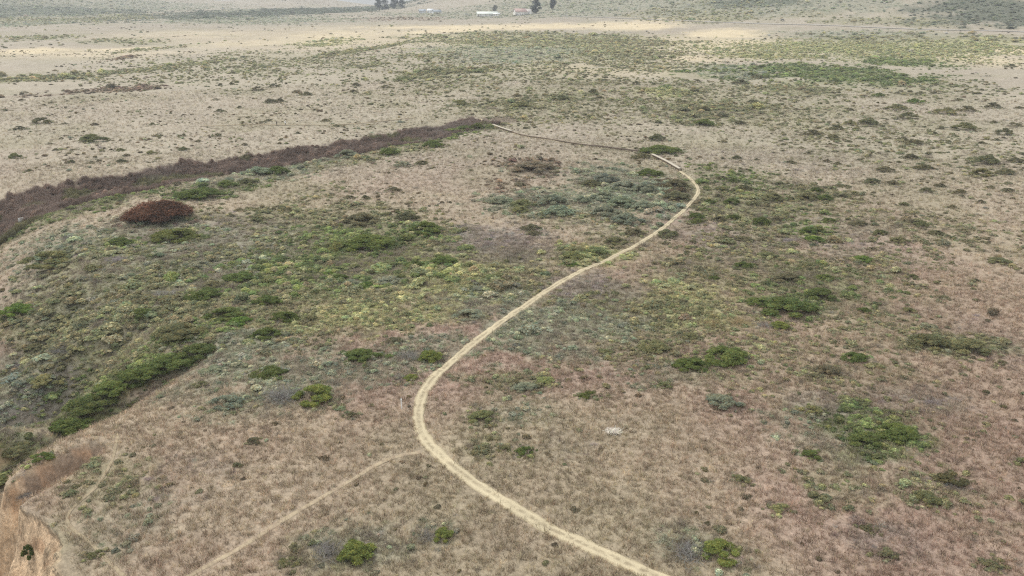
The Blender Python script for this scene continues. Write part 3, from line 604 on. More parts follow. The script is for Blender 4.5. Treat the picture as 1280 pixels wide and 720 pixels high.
    (5.7, 218.9, 11.5, 7.6, -0.0, 'B', 0.6),
    (20.9, 147.9, 11.2, 11.8, -0.0, 'O', 0.4),
    (13.7, 138.4, 9.0, 7.7, -0.0, 'Y', 0.7),
    (1.6, 148.7, 9.6, 16.2, -0.0, 'P', 0.3),
    (0.0, 196.0, 10.3, 12.4, -0.0, 'B', 0.25),
    (7.0, 105.1, 14.9, 12.5, 0.4, 'S', 0.75),
    (18.9, 112.3, 13.7, 11.3, -0.0, 'O', 0.6),
    (14.5, 107.8, 12.0, 12.4, -0.0, 'G', 0.3),
    (28.8, 112.7, 10.0, 13.3, -0.0, 'Y', 0.55),
    (34.0, 129.2, 11.3, 12.7, -0.0, 'O', 0.5),
    (13.4, 120.8, 9.3, 9.1, -0.0, 'P', 0.45),
    (0.0, 87.4, 8.1, 4.4, -0.0, 'O', 0.45),
    (0.9, 78.4, 5.5, 4.4, -0.0, 'S', 0.3),
    (51.3, 172.5, 12.7, 21.0, -0.0, 'O', 0.65),
    (51.6, 180.0, 11.4, 15.2, -0.0, 'G', 0.4),
    (65.3, 180.0, 15.2, 15.2, -0.0, 'O', 0.35),
    (76.2, 187.3, 9.9, 11.4, -0.0, 'O', 0.6),
    (48.0, 139.3, 15.0, 19.2, -0.0, 'O', 0.5),
    (50.2, 123.1, 13.5, 12.5, -0.0, 'G', 0.55),
    (61.2, 153.2, 8.2, 10.3, -0.0, 'G', 0.4),
    (65.4, 133.1, 10.2, 10.7, -0.0, 'O', 0.4),
    (83.9, 155.6, 19.8, 23.2, -0.0, 'O', 0.3),
    (62.1, 98.7, 10.1, 4.8, -0.0, 'O', 0.7),
    (53.1, 107.7, 10.8, 12.4, -0.0, 'O', 0.3),
    (40.7, 88.7, 7.2, 6.7, -0.0, 'O', 0.35),
    (38.5, 80.2, 6.6, 4.6, -0.0, 'P', 0.35),
    (39.6, 74.4, 6.6, 7.5, -0.0, 'G', 0.65),
    (36.1, 74.6, 7.9, 8.4, -0.0, 'S', 0.4),
    (32.2, 64.5, 6.3, 5.3, -0.0, 'O', 0.35),
    (48.2, 82.2, 7.7, 4.7, -0.0, 'P', 0.3),
    (34.8, 95.9, 8.7, 7.7, -0.0, 'O', 0.35),
    (26.5, 88.6, 9.2, 5.8, -0.0, 'O', 0.35),
    (18.4, 88.5, 8.2, 5.4, -0.0, 'S', 0.3),
    (15.7, 56.5, 3.6, 2.6, -0.0, 'S', 0.4),
    (-14.2, 56.0, 6.4, 3.2, -0.0, 'S', 0.5),
    (-16.8, 54.9, 5.6, 3.1, -0.0, 'O', 0.35),
    (-7.3, 57.5, 2.9, 2.0, -0.0, 'S', 0.4),
    (5.1, 71.6, 6.0, 3.8, -0.0, 'P', 0.15),
    (-3.4, 71.7, 3.4, 4.7, -0.0, 'O', 0.25),
    (44.3, 60.8, 6.0, 6.1, -0.0, 'O', 0.2),
    (33.1, 56.0, 4.2, 3.2, -0.0, 'P', 0.3),
    (41.6, 64.1, 5.5, 3.4, -0.0, 'O', 0.35),
    (41.7, 148.6, 9.6, 16.2, -0.0, 'P', 0.3),
    (67.2, 149.8, 15.9, 21.7, -0.0, 'P', 0.2),
    (-40.7, 65.9, 6.3, 5.0, -0.44, 'O', 0.35),
    (-42.0, 55.1, 3.5, 4.2, -0.0, 'O', 0.3),
    (-35.0, 58.5, 5.1, 5.7, -0.0, 'S', 0.25),
    (-32.8, 65.9, 6.4, 5.5, -0.0, 'P', 0.2),
    (85.6, 233.5, 47.0, 46.8, -0.0, 'P', 0.12),
    (122.0, 225.7, 26.9, 54.2, -0.0, 'O', 0.15),
    (68.4, 99.5, 6.7, 13.4, -0.0, 'P', 0.15),
]
POST = (-12.92,79.5)
SIGN = (-117.13,177.49)
BRUSH = (11.24,74.17)
HIKER_WHITE = (-83.11,285.13)
HIKER_DARK = (-86.33,285.1)
CAR = (297.41,893.93)
BARN = (-38.62,1268.73)
SHED = (-23.48,1258.72)
FARMHOUSE = (12.26,1249.16)
CYPRESS_A = (37.36,1269.74)
CYPRESS_B = (65.38,1309.03)
ROUND_TREE = (-28.15,1367.76)
COTTAGE_A = (-160.22,1458.74)
COTTAGE_B = (-144.52,1444.85)
COTTAGE_C = (-129.31,1402.33)
GROVE = (-255.31,1738.62)

# ---------------------------------------------------------------- terrain maths
def _hash(ix, iy, seed):
    h = (ix.astype(np.int64) * 374761393 + iy.astype(np.int64) * 668265263 + seed * 974634541) & 0xFFFFFFFF
    h = ((h ^ (h >> 13)) * 1274126177) & 0xFFFFFFFF
    h = ((h ^ (h >> 16)) * 2246822519) & 0xFFFFFFFF
    return ((h ^ (h >> 15)) & 0xFFFFFF) / float(0xFFFFFF)

def vnoise(x, y, seed=0):
    ix = np.floor(x); iy = np.floor(y)
    fx = x - ix; fy = y - iy
    fx = fx * fx * fx * (fx * (fx * 6 - 15) + 10); fy = fy * fy * fy * (fy * (fy * 6 - 15) + 10)
    a = _hash(ix, iy, seed); b = _hash(ix + 1, iy, seed)
    c = _hash(ix, iy + 1, seed); d = _hash(ix + 1, iy + 1, seed)
    return (a + (b - a) * fx) * (1 - fy) + (c + (d - c) * fx) * fy

def fbm(x, y, scale, seed=0, octaves=4, gain=0.5):
    """0..1, mean 0.5"""
    s = 0.0; amp = 1.0; tot = 0.0
    x = x / scale; y = y / scale
    for o in range(octaves):
        s = s + amp * vnoise(x + 17.3 * o, y - 9.1 * o, seed + o * 31)
        tot += amp; amp *= gain
        x, y = 1.6 * x - 1.2 * y, 1.2 * x + 1.6 * y
    return s / tot

def sstep(a, b, t):
    t = np.clip((t - a) / (b - a), 0, 1)
    return t * t * (3 - 2 * t)

def softplus(t):
    return np.where(t > 30, t, np.log1p(np.exp(np.minimum(t, 30))))

def line_dist(x, y, pts):
    """distance to a polyline and the 0..1 position along it"""
    P = np.asarray(pts, float)[:, :2]
    seg = np.hypot(*(P[1:] - P[:-1]).T); cum = np.concatenate([[0], np.cumsum(seg)])
    best = np.full(np.shape(x), 1e9); tt = np.zeros(np.shape(x))
    for i in range(len(P) - 1):
        ax, ay = P[i]; bx, by = P[i + 1]
        dx, dy = bx - ax, by - ay
        t = np.clip(((x - ax) * dx + (y - ay) * dy) / (dx * dx + dy * dy + 1e-9), 0, 1)
        d = np.hypot(x - ax - t * dx, y - ay - t * dy)
        m = d < best
        best = np.where(m, d, best); tt = np.where(m, (cum[i] + t * seg[i]) / cum[-1], tt)
    return best, tt

def base_height(x, y):
    """the marine terrace and the hills behind it"""
    ramp = 0.022 * 60 * softplus((y - 150) / 60)
    z = ramp - 4 * softplus((ramp - 38) / 4)
    z = z - 0.005 * np.maximum(y - 2500, 0) * (y < 20000)
    for hx, hy, sx, sy, h, p in HILLS:
        e = (((x - hx) / sx) ** 2 + ((y - hy) / sy) ** 2) / 2
        z = z + h * np.exp(-e ** p)
    return z

def coast_x(y):
    return np.interp(y, [c[1] for c in COAST], [c[0] for c in COAST])

def height(x, y, detail=True):
    x = np.asarray(x, float); y = np.asarray(y, float)
    z = base_height(x, y)
    r = np.hypot(x, y)
    far = sstep(300, 1500, r)
    z = z + (fbm(x, y, 38, 3, 3) - 0.5) * 1.6 * (1 - far) + (fbm(x, y, 240, 5, 4) - 0.5) * (5 * sstep(200, 600, r) + 9 * sstep(1300, 2600, r))
    if detail:
        z = z + (fbm(x, y, 4.5, 11, 3) - 0.5) * 0.35 * (1 - sstep(250, 420, r))
    near = (r < 480)
    if np.any(near):
        xn = x[near] if x.ndim else x; yn = y[near] if x.ndim else y
        dz = np.zeros(np.shape(xn))
        for pts, d0, d1, w0, w1, pw in GULLIES:
            d, t = line_dist(xn, yn, pts)
            d = d * (0.8 + 0.4 * fbm(xn, yn, 9, 21, 2))
            fade = sstep(1.0, 0.86, t)
            dz = dz - (d0 + (d1 - d0) * t) * fade * np.exp(-(d / (w0 + (w1 - w0) * t)) ** pw)
        s = (xn - coast_x(yn)) * 0.82
        roll = sstep(72, 92, yn) * (1 - sstep(190, 260, yn))
        dz = dz - roll * 8.0 * (1 - sstep(0, 34, s)) ** 1.3
        dt, tt = line_dist(xn, yn, TRAIL)
        dz = dz - 0.16 * (1 - sstep(0.7, 1.4, dt))
        if x.ndim: z[near] += dz
        else: z = z + dz
    # sea cliff: ribbed, gullied sandstone
    s = (x - coast_x(y)) * 0.82
    rib = (fbm(x * 1.0, y * 1.0, 3.2, 41, 4) - 0.5) * 3.4 + (fbm(x, y, 14, 43, 3) - 0.5) * 5.0
    s = s + rib * sstep(2.2, -1.5, s)
    k = np.clip(-s / 26.0, 0, 1)
    drop = 33 * (1 - (1 - k) ** 1.25)
    drop = drop + ((fbm(x, y, 1.5, 47, 3) - 0.5) * 2.4 + (fbm(x + z, y * .5, 0.7, 49, 2) - .5) * .7) * sstep(0, 0.04, k) * (1 - k)
    return z * (1 - sstep(0, 0.6, k)) - np.where(s < 0, np.maximum(drop, 0), 0)

# ---------------------------------------------------------------- helpers
rng = np.random.default_rng(7)
COL = scene.collection

def tag(o, label=None, cat=None, group=None, kind=None):
    if label: o['label'] = label
    if cat: o['category'] = cat
    if group: o['group'] = group
    if kind: o['kind'] = kind
    return o

def link(name, mesh, mat=None, parent=None, loc=None):
    o = bpy.data.objects.new(name, mesh); COL.objects.link(o)
    if mat is not None and mesh is not None and not mesh.materials: mesh.materials.append(mat)
    if parent is not None: o.parent = parent
    if loc is not None: o.location = loc
    return o

def empty(name, loc, rz=0.0):
    o = bpy.data.objects.new(name, None); COL.objects.link(o)
    o.empty_display_size = 0.3; o.location = loc; o.rotation_euler = (0, 0, rz)
    return o

def quick_mesh(name, verts, faces, cols=None, smooth=False):
    """verts (n,3), faces: list of (m,k) index arrays, cols (n,3)"""
    me = bpy.data.meshes.new(name)
    verts = np.asarray(verts, np.float32)
    loops = np.concatenate([f.ravel() for f in faces]).astype(np.int32)
    tot = np.concatenate([np.full(len(f), f.shape[1]) for f in faces]).astype(np.int32)
    me.vertices.add(len(verts)); me.vertices.foreach_set('co', verts.ravel())
    me.loops.add(len(loops)); me.loops.foreach_set('vertex_index', loops)
    me.polygons.add(len(tot))
    me.polygons.foreach_set('loop_start', np.concatenate([[0], np.cumsum(tot)[:-1]]).astype(np.int32))
    me.polygons.foreach_set('loop_total', tot)
    if smooth: me.polygons.foreach_set('use_smooth', np.ones(len(tot), bool))
    if cols is not None:
        a = me.attributes.new('Col', 'FLOAT_COLOR', 'POINT')
        a.data.foreach_set('color', np.hstack([np.asarray(cols, np.float32), np.ones((len(verts), 1), np.float32)]).ravel())
    me.update(calc_edges=True)
    return me

class NT:
    """small node helper"""
    def __init__(self, name):
        self.m = bpy.data.materials.new(name); self.m.use_nodes = True
        self.t = self.m.node_tree; self.b = self.t.nodes['Principled BSDF']
        self.b.inputs['Roughness'].default_value = 0.95
        self.b.inputs['Specular IOR Level'].default_value = 0.12
    def n(self, kind, **kw):
        x = self.t.nodes.new(kind)
        for k, v in kw.items(): setattr(x, k, v)
        return x
    def l(self, a, b): self.t.links.new(a, b)
    def noise(self, vec, scale, detail=4, rough=0.55):
        x = self.n('ShaderNodeTexNoise'); x.inputs['Scale'].default_value = scale
        x.inputs['Detail'].default_value = detail; x.inputs['Roughness'].default_value = rough
        self.l(vec, x.inputs['Vector']); return x.outputs['Fac']
    def rng(self, v, a, b, c, d):
        x = self.n('ShaderNodeMapRange'); self.l(v, x.inputs['Value'])
        for k, q in zip(('From Min', 'From Max', 'To Min', 'To Max'), (a, b, c, d)): x.inputs[k].default_value = q
        return x.outputs['Result']
    def math(self, op, a, b):
        x = self.n('ShaderNodeMath', operation=op)
        for i, q in enumerate((a, b)):
            if isinstance(q, (int, float)): x.inputs[i].default_value = q
            else: self.l(q, x.inputs[i])
        return x.outputs[0]
    def mix(self, fac, a, b, mode='MIX'):
        x = self.n('ShaderNodeMix', data_type='RGBA', blend_type=mode)
        for i, q in ((0, fac), (6, a), (7, b)):
            if isinstance(q, (int, float)): x.inputs[i].default_value = q
            elif isinstance(q, tuple): x.inputs[i].default_value = (*q, 1)
            else: self.l(q, x.inputs[i])
        return x.outputs[2]
    def scale(self, col, val):
        x = self.n('ShaderNodeVectorMath', operation='SCALE'); self.l(col, x.inputs[0]); self.l(val, x.inputs['Scale'])
        return x.outputs[0]
    def bump(self, h, strength, dist):
        x = self.n('ShaderNodeBump'); x.inputs['Strength'].default_value = strength; x.inputs['Distance'].default_value = dist
        self.l(h, x.inputs['Height']); self.l(x.outputs['Normal'], self.b.inputs['Normal'])

def plain(name, col, rough=0.8, spec=0.2, grain=0.12, scale=3.0):
    k = NT(name); g = k.n('ShaderNodeNewGeometry')
    f = k.rng(k.noise(g.outputs['Position'], scale, 5), 0.3, 0.7, 1 - grain, 1 + grain)
    c = k.n('ShaderNodeRGB'); c.outputs[0].default_value = (*col, 1)
    k.l(k.scale(c.outputs[0], f), k.b.inputs['Base Color'])
    k.b.inputs['Roughness'].default_value = rough; k.b.inputs['Specular IOR Level'].default_value = spec
    return k.m

def leaf_material(name, instanced):
    k = NT(name)
    a = k.n('ShaderNodeAttribute', attribute_name='Col')
    if instanced:
        t = k.n('ShaderNodeAttribute', attribute_name='tint', attribute_type='INSTANCER').outputs['Color']
    else:
        t = k.n('ShaderNodeObjectInfo').outputs['Color']
    k.l(k.mix(1.0, a.outputs['Color'], t, 'MULTIPLY'), k.b.inputs['Base Color'])
    k.b.inputs['Roughness'].default_value = 0.9; k.b.inputs['Specular IOR Level'].default_value = 0.1
    tr = k.n('ShaderNodeBsdfTranslucent'); ms = k.n('ShaderNodeMixShader'); ms.inputs[0].default_value = .45
    k.l(k.b.inputs['Base Color'].links[0].from_socket, tr.inputs['Color'])
    k.l(k.b.outputs[0], ms.inputs[1]); k.l(tr.outputs[0], ms.inputs[2])
    k.l(ms.outputs[0], next(n_ for n_ in k.t.nodes if n_.type == 'OUTPUT_MATERIAL').inputs['Surface'])
    return k.m

M_LEAF = leaf_material('foliage', False)
M_LEAF_I = leaf_material('ground_cover_foliage', True)

# ---------------------------------------------------------------- ground cover fields
GRASS_SUN_COL = dict(G=(.19, .205, .10), O=(.25, .24, .14), S=(.28, .27, .195), Y=(.36, .345, .18), P=(.225, .195, .175),
                 B=(.235, .185, .14), D=(.12, .10, .06), W=(.66, .55, .36), F=(.085, .10, .065))  # W is sunlight on the far plain, painted as a paler ground colour
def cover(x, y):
    out = {k: np.zeros(len(x)) for k in GRASS_SUN_COL}
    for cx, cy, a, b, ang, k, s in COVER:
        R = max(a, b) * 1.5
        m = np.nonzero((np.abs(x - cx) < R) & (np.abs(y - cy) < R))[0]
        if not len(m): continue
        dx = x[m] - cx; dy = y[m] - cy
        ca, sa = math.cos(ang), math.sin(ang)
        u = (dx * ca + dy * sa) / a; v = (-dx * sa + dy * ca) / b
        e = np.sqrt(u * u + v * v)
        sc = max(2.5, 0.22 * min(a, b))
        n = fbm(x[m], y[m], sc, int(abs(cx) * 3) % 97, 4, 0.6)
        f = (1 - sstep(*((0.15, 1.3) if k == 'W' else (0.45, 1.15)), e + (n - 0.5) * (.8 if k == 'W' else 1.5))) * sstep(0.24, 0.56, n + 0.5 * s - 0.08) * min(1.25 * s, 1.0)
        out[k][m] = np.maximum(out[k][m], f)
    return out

def grass_tint(x, y):
    n1 = fbm(x, y, 55, 71, 4)[:, None]; n2 = fbm(x, y, 9, 73, 4)[:, None]; n3 = fbm(x, y, 140, 79, 3)[:, None]
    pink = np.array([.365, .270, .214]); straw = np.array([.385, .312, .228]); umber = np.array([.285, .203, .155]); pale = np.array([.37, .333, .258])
    c = pink + (straw - pink) * sstep(.38, .62, n1)
    c = c + (umber - c) * 0.30 * sstep(.45, .75, n2)
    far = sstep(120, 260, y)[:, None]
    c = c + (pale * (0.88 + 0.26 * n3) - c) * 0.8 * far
    ol = (sstep(.5, .68, fbm(x, y, 32, 87, 4)) * .35)[:, None]
    c = c + (np.array([.285, .262, .165]) - c) * ol
    right = (sstep(5, 60, x) * (1 - sstep(90, 150, y)))[:, None]
    c = c + (np.array([.335, .238, .183]) - c) * 0.55 * right
    return c

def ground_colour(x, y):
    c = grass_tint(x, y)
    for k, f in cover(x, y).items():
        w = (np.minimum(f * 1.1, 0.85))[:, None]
        c = c + (np.array(GRASS_SUN_COL[k]) - c) * w
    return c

# ---------------------------------------------------------------- the ground, one sheet to the horizon
rad = np.concatenate([np.exp(np.arange(math.log(14), math.log(50), .02)), np.exp(np.arange(math.log(50), math.log(210), .006)),
                      np.exp(np.arange(math.log(210), math.log(9000), .012)), [9000.0]])
azd = np.radians(np.linspace(-42, 42, 880))
az = np.concatenate([np.radians(np.linspace(-180, -42, 50, endpoint=False)), azd, np.radians(np.linspace(42, 180, 50, endpoint=False)[1:])])
A, Rr = np.meshgrid(az, rad)
gx = (np.sin(A) * Rr).ravel(); gy = (np.cos(A) * Rr).ravel()
gz = height(gx, gy)
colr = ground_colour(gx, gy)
nr, nc = len(rad), len(az)
# cliff rock where the sheet is steep and near the coast
GZ = gz.reshape(nr, nc)
h1 = height(gx + 0.5, gy); h2 = height(gx, gy + 0.5)
slope = np.hypot((h1 - gz) / .5, (h2 - gz) / .5)
sc_ = (gx - coast_x(gy)) * 0.82
rock = sstep(0.75, 1.35, slope + (fbm(gx, gy, 1.6, 91, 3) - .5) * .9) * (np.hypot(gx, gy) < 500) * (1 - sstep(.3, 2.2, sc_))
rock = np.maximum(rock, sstep(-0.5, -3.0, sc_))
strat = fbm(gx * .35 + gz * 1.3, gy * .35 + gz * 1.1, 2.6, 93, 4)[:, None]
rc = np.array([.78, .57, .37]) * (0.72 + 0.6 * strat); rc = rc + (np.array([.40, .23, .13]) - rc) * sstep(.58, .72, fbm(gx, gz * 1.5 + gy, 2.2, 95, 3))[:, None] * .6
scree = sstep(3.0, 9.0, -gz - 14)[:, None] * sstep(1.2, .6, slope)[:, None]
rc = rc + (np.array([.42, .36, .27]) - rc) * scree
colr = colr + (rc - colr) * rock[:, None]
# dark earth and litter under the ravine thicket
dg_, tg_ = line_dist(gx, gy, GULLIES[0][0])
lit = (1 - sstep(.7, 1.1, dg_ / (15 - 6 * tg_))) * (gy > 60) * (gy < 330)
colr = colr + (np.array([.13, .095, .075]) - colr) * (0.8 * lit)[:, None]
idx = np.arange(nr * nc).reshape(nr, nc)
nxt = np.roll(idx, -1, axis=1)
quads = np.stack([idx[:-1], nxt[:-1], nxt[1:], idx[1:]], -1).reshape(-1, 4)[:, ::-1]
verts = np.stack([gx, gy, gz], -1)
verts = np.vstack([verts, [[0, 0, float(gz[:nc].mean())]]]); colr = np.vstack([colr, colr[:1]])
fan = np.stack([np.full(nc, nr * nc), idx[0], nxt[0]], -1)[:, ::-1]
wall = sstep(.8, 1.5, slope) * (1 - rock) * (np.hypot(gx, gy) < 200)
wc = np.array([.34, .25, .18]) + np.array([.20, .10, .04]) * sstep(.48, .62, fbm(gx, gy + gz, 1.4, 97, 3))[:, None]
rim = sstep(.35, .8, slope) * (1 - sstep(.9, 1.5, slope)) * (np.hypot(gx, gy) < 90) * (sc_ < 7) * (gx < -34)
colr[:-1] += (wc - colr[:-1]) * (wall * .85)[:, None]
colr[:-1] += (np.array([.60, .46, .30]) - colr[:-1]) * (rim * (1 - rock) * .7)[:, None]
ground_me = quick_mesh('ground', verts, [quads, fan], colr, True)
at = ground_me.attributes.new('rock', 'FLOAT', 'POINT'); at.data.foreach_set('value', np.append(np.maximum(rock, wall * .5), 0).astype(np.float32))
k = NT('dry_coastal_ground'); geo = k.n('ShaderNodeNewGeometry'); P_ = geo.outputs['Position']
a = k.n('ShaderNodeAttribute', attribute_name='Col')
n_f = k.noise(P_, 2.6, 6, 0.72); n_m = k.noise(P_, 0.35, 6, 0.68); n_l = k.noise(P_, 0.05, 5, 0.6)
f1 = k.rng(n_f, .28, .72, .58, 1.36); f2 = k.rng(n_m, .3, .7, .86, 1.12); f3 = k.rng(n_l, .3, .7, .90, 1.10)
c = k.scale(a.outputs['Color'], k.math('MULTIPLY', k.math('MULTIPLY', f1, f2), f3))
mpn = k.n('ShaderNodeMapping'); mpn.inputs['Scale'].default_value = (1, 1, .35); k.l(P_, mpn.inputs['Vector'])
n_r = k.noise(mpn.outputs[0], .75, 9, .72); ra = k.n('ShaderNodeAttribute', attribute_name='rock').outputs['Fac']
rockf = k.math('ADD', k.math('MULTIPLY', k.math('SUBTRACT', k.rng(n_r, .36, .6, .48, 1.2), 1.0), ra), 1.0)
c = k.scale(c, rockf)
k.l(c, k.b.inputs['Base Color'])
k.bump(k.math('ADD', k.math('ADD', k.math('MULTIPLY', n_f, .35), n_m), k.math('MULTIPLY', k.math('MULTIPLY', n_r, ra), 4.0)), 0.7, 0.4)
tag(link('ground', ground_me, k.m), kind='structure')

# sea below the cliffs
k = NT('sea_water'); geo = k.n('ShaderNodeNewGeometry')
k.b.inputs['Base Color'].default_value = (.03, .06, .07, 1); k.b.inputs['Roughness'].default_value = .12
k.b.inputs['Specular IOR Level'].default_value = .5; k.b.inputs['IOR'].default_value = 1.33
k.bump(k.noise(geo.outputs['Position'], .25, 6, .6), .5, .6)
S = 8990.0
sea_me = quick_mesh('sea', [(-S, -S, -29.5), (S, -S, -29.5), (S, S, -29.5), (-S, S, -29.5)], [np.array([[0, 1, 2, 3]])])
sea_o = tag(link('sea', sea_me, k.m), kind='structure')

# ---------------------------------------------------------------- trail, footpaths, road as sheets laid on the ground
def smooth_line(pts, step):
    P = np.asarray(pts, float); Q = [P[0]]
    for i in range(len(P) - 1):
        p0 = P[max(i - 1, 0)]; p1 = P[i]; p2 = P[i + 1]; p3 = P[min(i + 2, len(P) - 1)]
        n = max(2, int(np.hypot(*(p2 - p1)) / step))
        for t in np.linspace(0, 1, n + 1)[1:]:
            Q.append(.5 * ((2 * p1) + (-p0 + p2) * t + (2 * p0 - 5 * p1 + 4 * p2 - p3) * t * t + (-p0 + 3 * p1 - 3 * p2 + p3) * t ** 3))
    return np.array(Q)

def ribbon(name, pts, halfw, step, lift, mat, jitter=.42, prof=None):
    Q = smooth_line(pts, step)
    T = np.gradient(Q, axis=0); T /= np.hypot(T[:, 0], T[:, 1])[:, None] + 1e-9
    N = np.stack([-T[:, 1], T[:, 0]], -1)
    hw = halfw(np.linspace(0, 1, len(Q)), Q) if callable(halfw) else np.full(len(Q), halfw)
    off = np.array([-1, -.8, -.5, -.25, 0, .25, .5, .8, 1.0])
    d = np.hypot(Q[:, 0], Q[:, 1])
    V = []; C = []
    for j, s in enumerate(off):
        jit = 1 + jitter * (fbm(Q[:, 0] + 31 * np.sign(s), Q[:, 1] + 5 * j, 1.3, 5, 3) - .5) * 2 * (abs(s) > .7)
        p = Q + N * (s * hw * jit)[:, None]
        z = height(p[:, 0], p[:, 1])
        up = lift + .0007 * np.maximum(d - 60, 0) * (d < 600) - (.13 if abs(s) == 1 else .02 if abs(s) > .7 else 0)
        V.append(np.column_stack([p, z + up])); C.append(np.full((len(Q), 3), s))
    V = np.stack(V, 1).reshape(-1, 3); C = np.stack(C, 1).reshape(-1, 3)
    n = len(Q); m = len(off); I = np.arange(n * m).reshape(n, m)
    F = np.stack([I[:-1, :-1], I[:-1, 1:], I[1:, 1:], I[1:, :-1]], -1).reshape(-1, 4)[:, ::-1]
    return link(name, quick_mesh(name, V, [F], C, True), mat)

def track_material(name, track, middle, double):
    k = NT(name); geo = k.n('ShaderNodeNewGeometry'); P_ = geo.outputs['Position']
    a = k.n('ShaderNodeAttribute', attribute_name='Col'); sep = k.n('ShaderNodeSeparateColor'); k.l(a.outputs['Color'], sep.inputs[0])
    s = k.math('ABSOLUTE', sep.outputs[0], 0.0)
    n1 = k.noise(P_, 1.4, 5, .65); n2 = k.noise(P_, 9, 4, .6); n3 = k.noise(P_, .5, 3)
    if double:
        mid = k.math('MULTIPLY', k.rng(s, .42, .10, 0, 1), k.rng(n1, .42, .56, .18, 1.0))
    else:
        mid = k.rng(n1, .42, .62, 0, .9)
    edge = k.math('MULTIPLY', k.rng(s, .6, .95, 0, 1), k.rng(n1, .35, .6, .3, 1))
    c = k.mix(k.math('MAXIMUM', mid, edge), track, middle)
    c = k.scale(c, k.math('MULTIPLY', k.rng(n2, .25, .75, .82, 1.16), k.rng(n3, .3, .7, .9, 1.1)))
    k.l(c, k.b.inputs['Base Color']); k.bump(n2, .5, .05)
    return k.m

def trail_hw(t, Q):
    y = Q[:, 1]; x = Q[:, 0]
    w = np.interp(y, [40, 90, 150, 200, 231, 236, 262, 270, 300], [.80, .78, .56, .48, .45, .42, .40, .45, .45])
    return w
M_TRAIL = track_material('pale_dusty_track', (.54, .465, .315), (.34, .285, .19), True)
tag(ribbon('dirt_trail', TRAIL, trail_hw, .4, .08, M_TRAIL), kind='structure')
M_PATH = track_material('worn_footpath', (.42, .345, .235), (.33, .26, .185), False)
M_PATH2 = track_material('faint_grassy_path', (.36, .30, .20), (.30, .24, .165), False)
for i, (lab, hw, pts) in enumerate(FOOTPATHS):
    tag(ribbon('footpath', pts, hw, .5 if i < 2 else 2.0, .05, (M_PATH, M_PATH2, M_PATH2)[i], .5), kind='structure')
M_ROAD = track_material('pale_asphalt', (.40, .375, .33), (.36, .33, .28), False)
tag(ribbon('road', ROAD, 2.4, 6.0, .5, M_ROAD, .05), kind='structure')

# ---------------------------------------------------------------- foliage meshes (unit size: radius 1, height 1)
def leaf_quads(P, N, size, r, aspect=1.6):
    n = len(P)
    t = r.normal(size=(n, 3)); nn = N + r.normal(size=(n, 3)) * .55
    nn /= np.linalg.norm(nn, axis=1)[:, None]
    t -= nn * np.sum(t * nn, 1)[:, None]; t /= np.linalg.norm(t, axis=1)[:, None] + 1e-9
    b = np.cross(nn, t)
    s = size[:, None]
    V = np.stack([P - t * s * aspect / 2, P - b * s * .42 + t * s * .1, P + t * s * aspect / 2, P + b * s * .42 + t * s * .1], 1)
    return V.reshape(-1, 3), np.arange(4 * n).reshape(n, 4)

def blades(P, D, length, width, r, bend=.35):
    """tapering bent blades, three verts per joint"""
    n = len(P)
    D = D / np.linalg.norm(D, axis=1)[:, None]
    side = np.cross(D, r.normal(size=(n, 3))); side /= np.linalg.norm(side, axis=1)[:, None] + 1e-9
    mid = P + D * (length * .55)[:, None]
    D2 = D + np.column_stack([D[:, 0], D[:, 1], -np.abs(r.normal(size=n)) * .5]) * bend * 2
    D2 /= np.linalg.norm(D2, axis=1)[:, None]
    tip = mid + D2 * (length * .5)[:, None]
    w = side * width[:, None]
    V = np.stack([P - w, P + w, mid + w * .7, mid - w * .7, tip], 1).reshape(-1, 3)
    o = np.arange(n)[:, None] * 5
    return V, o + np.array([[0, 1, 2, 3]]), o + np.array([[3, 2, 4]])

def lobes_of(r, n, spread, rmin, rmax, top):
    a = r.uniform(0, 2 * math.pi, n); d = np.sqrt(r.uniform(0, 1, n)) * spread
    rad_ = r.uniform(rmin, rmax, n)
    c = np.column_stack([np.cos(a) * d, np.sin(a) * d, (top - rad_ * .8) * (1 - .75 * (d / max(spread, .01)) ** 2) * r.uniform(.75, 1.1, n)])
    return c, rad_

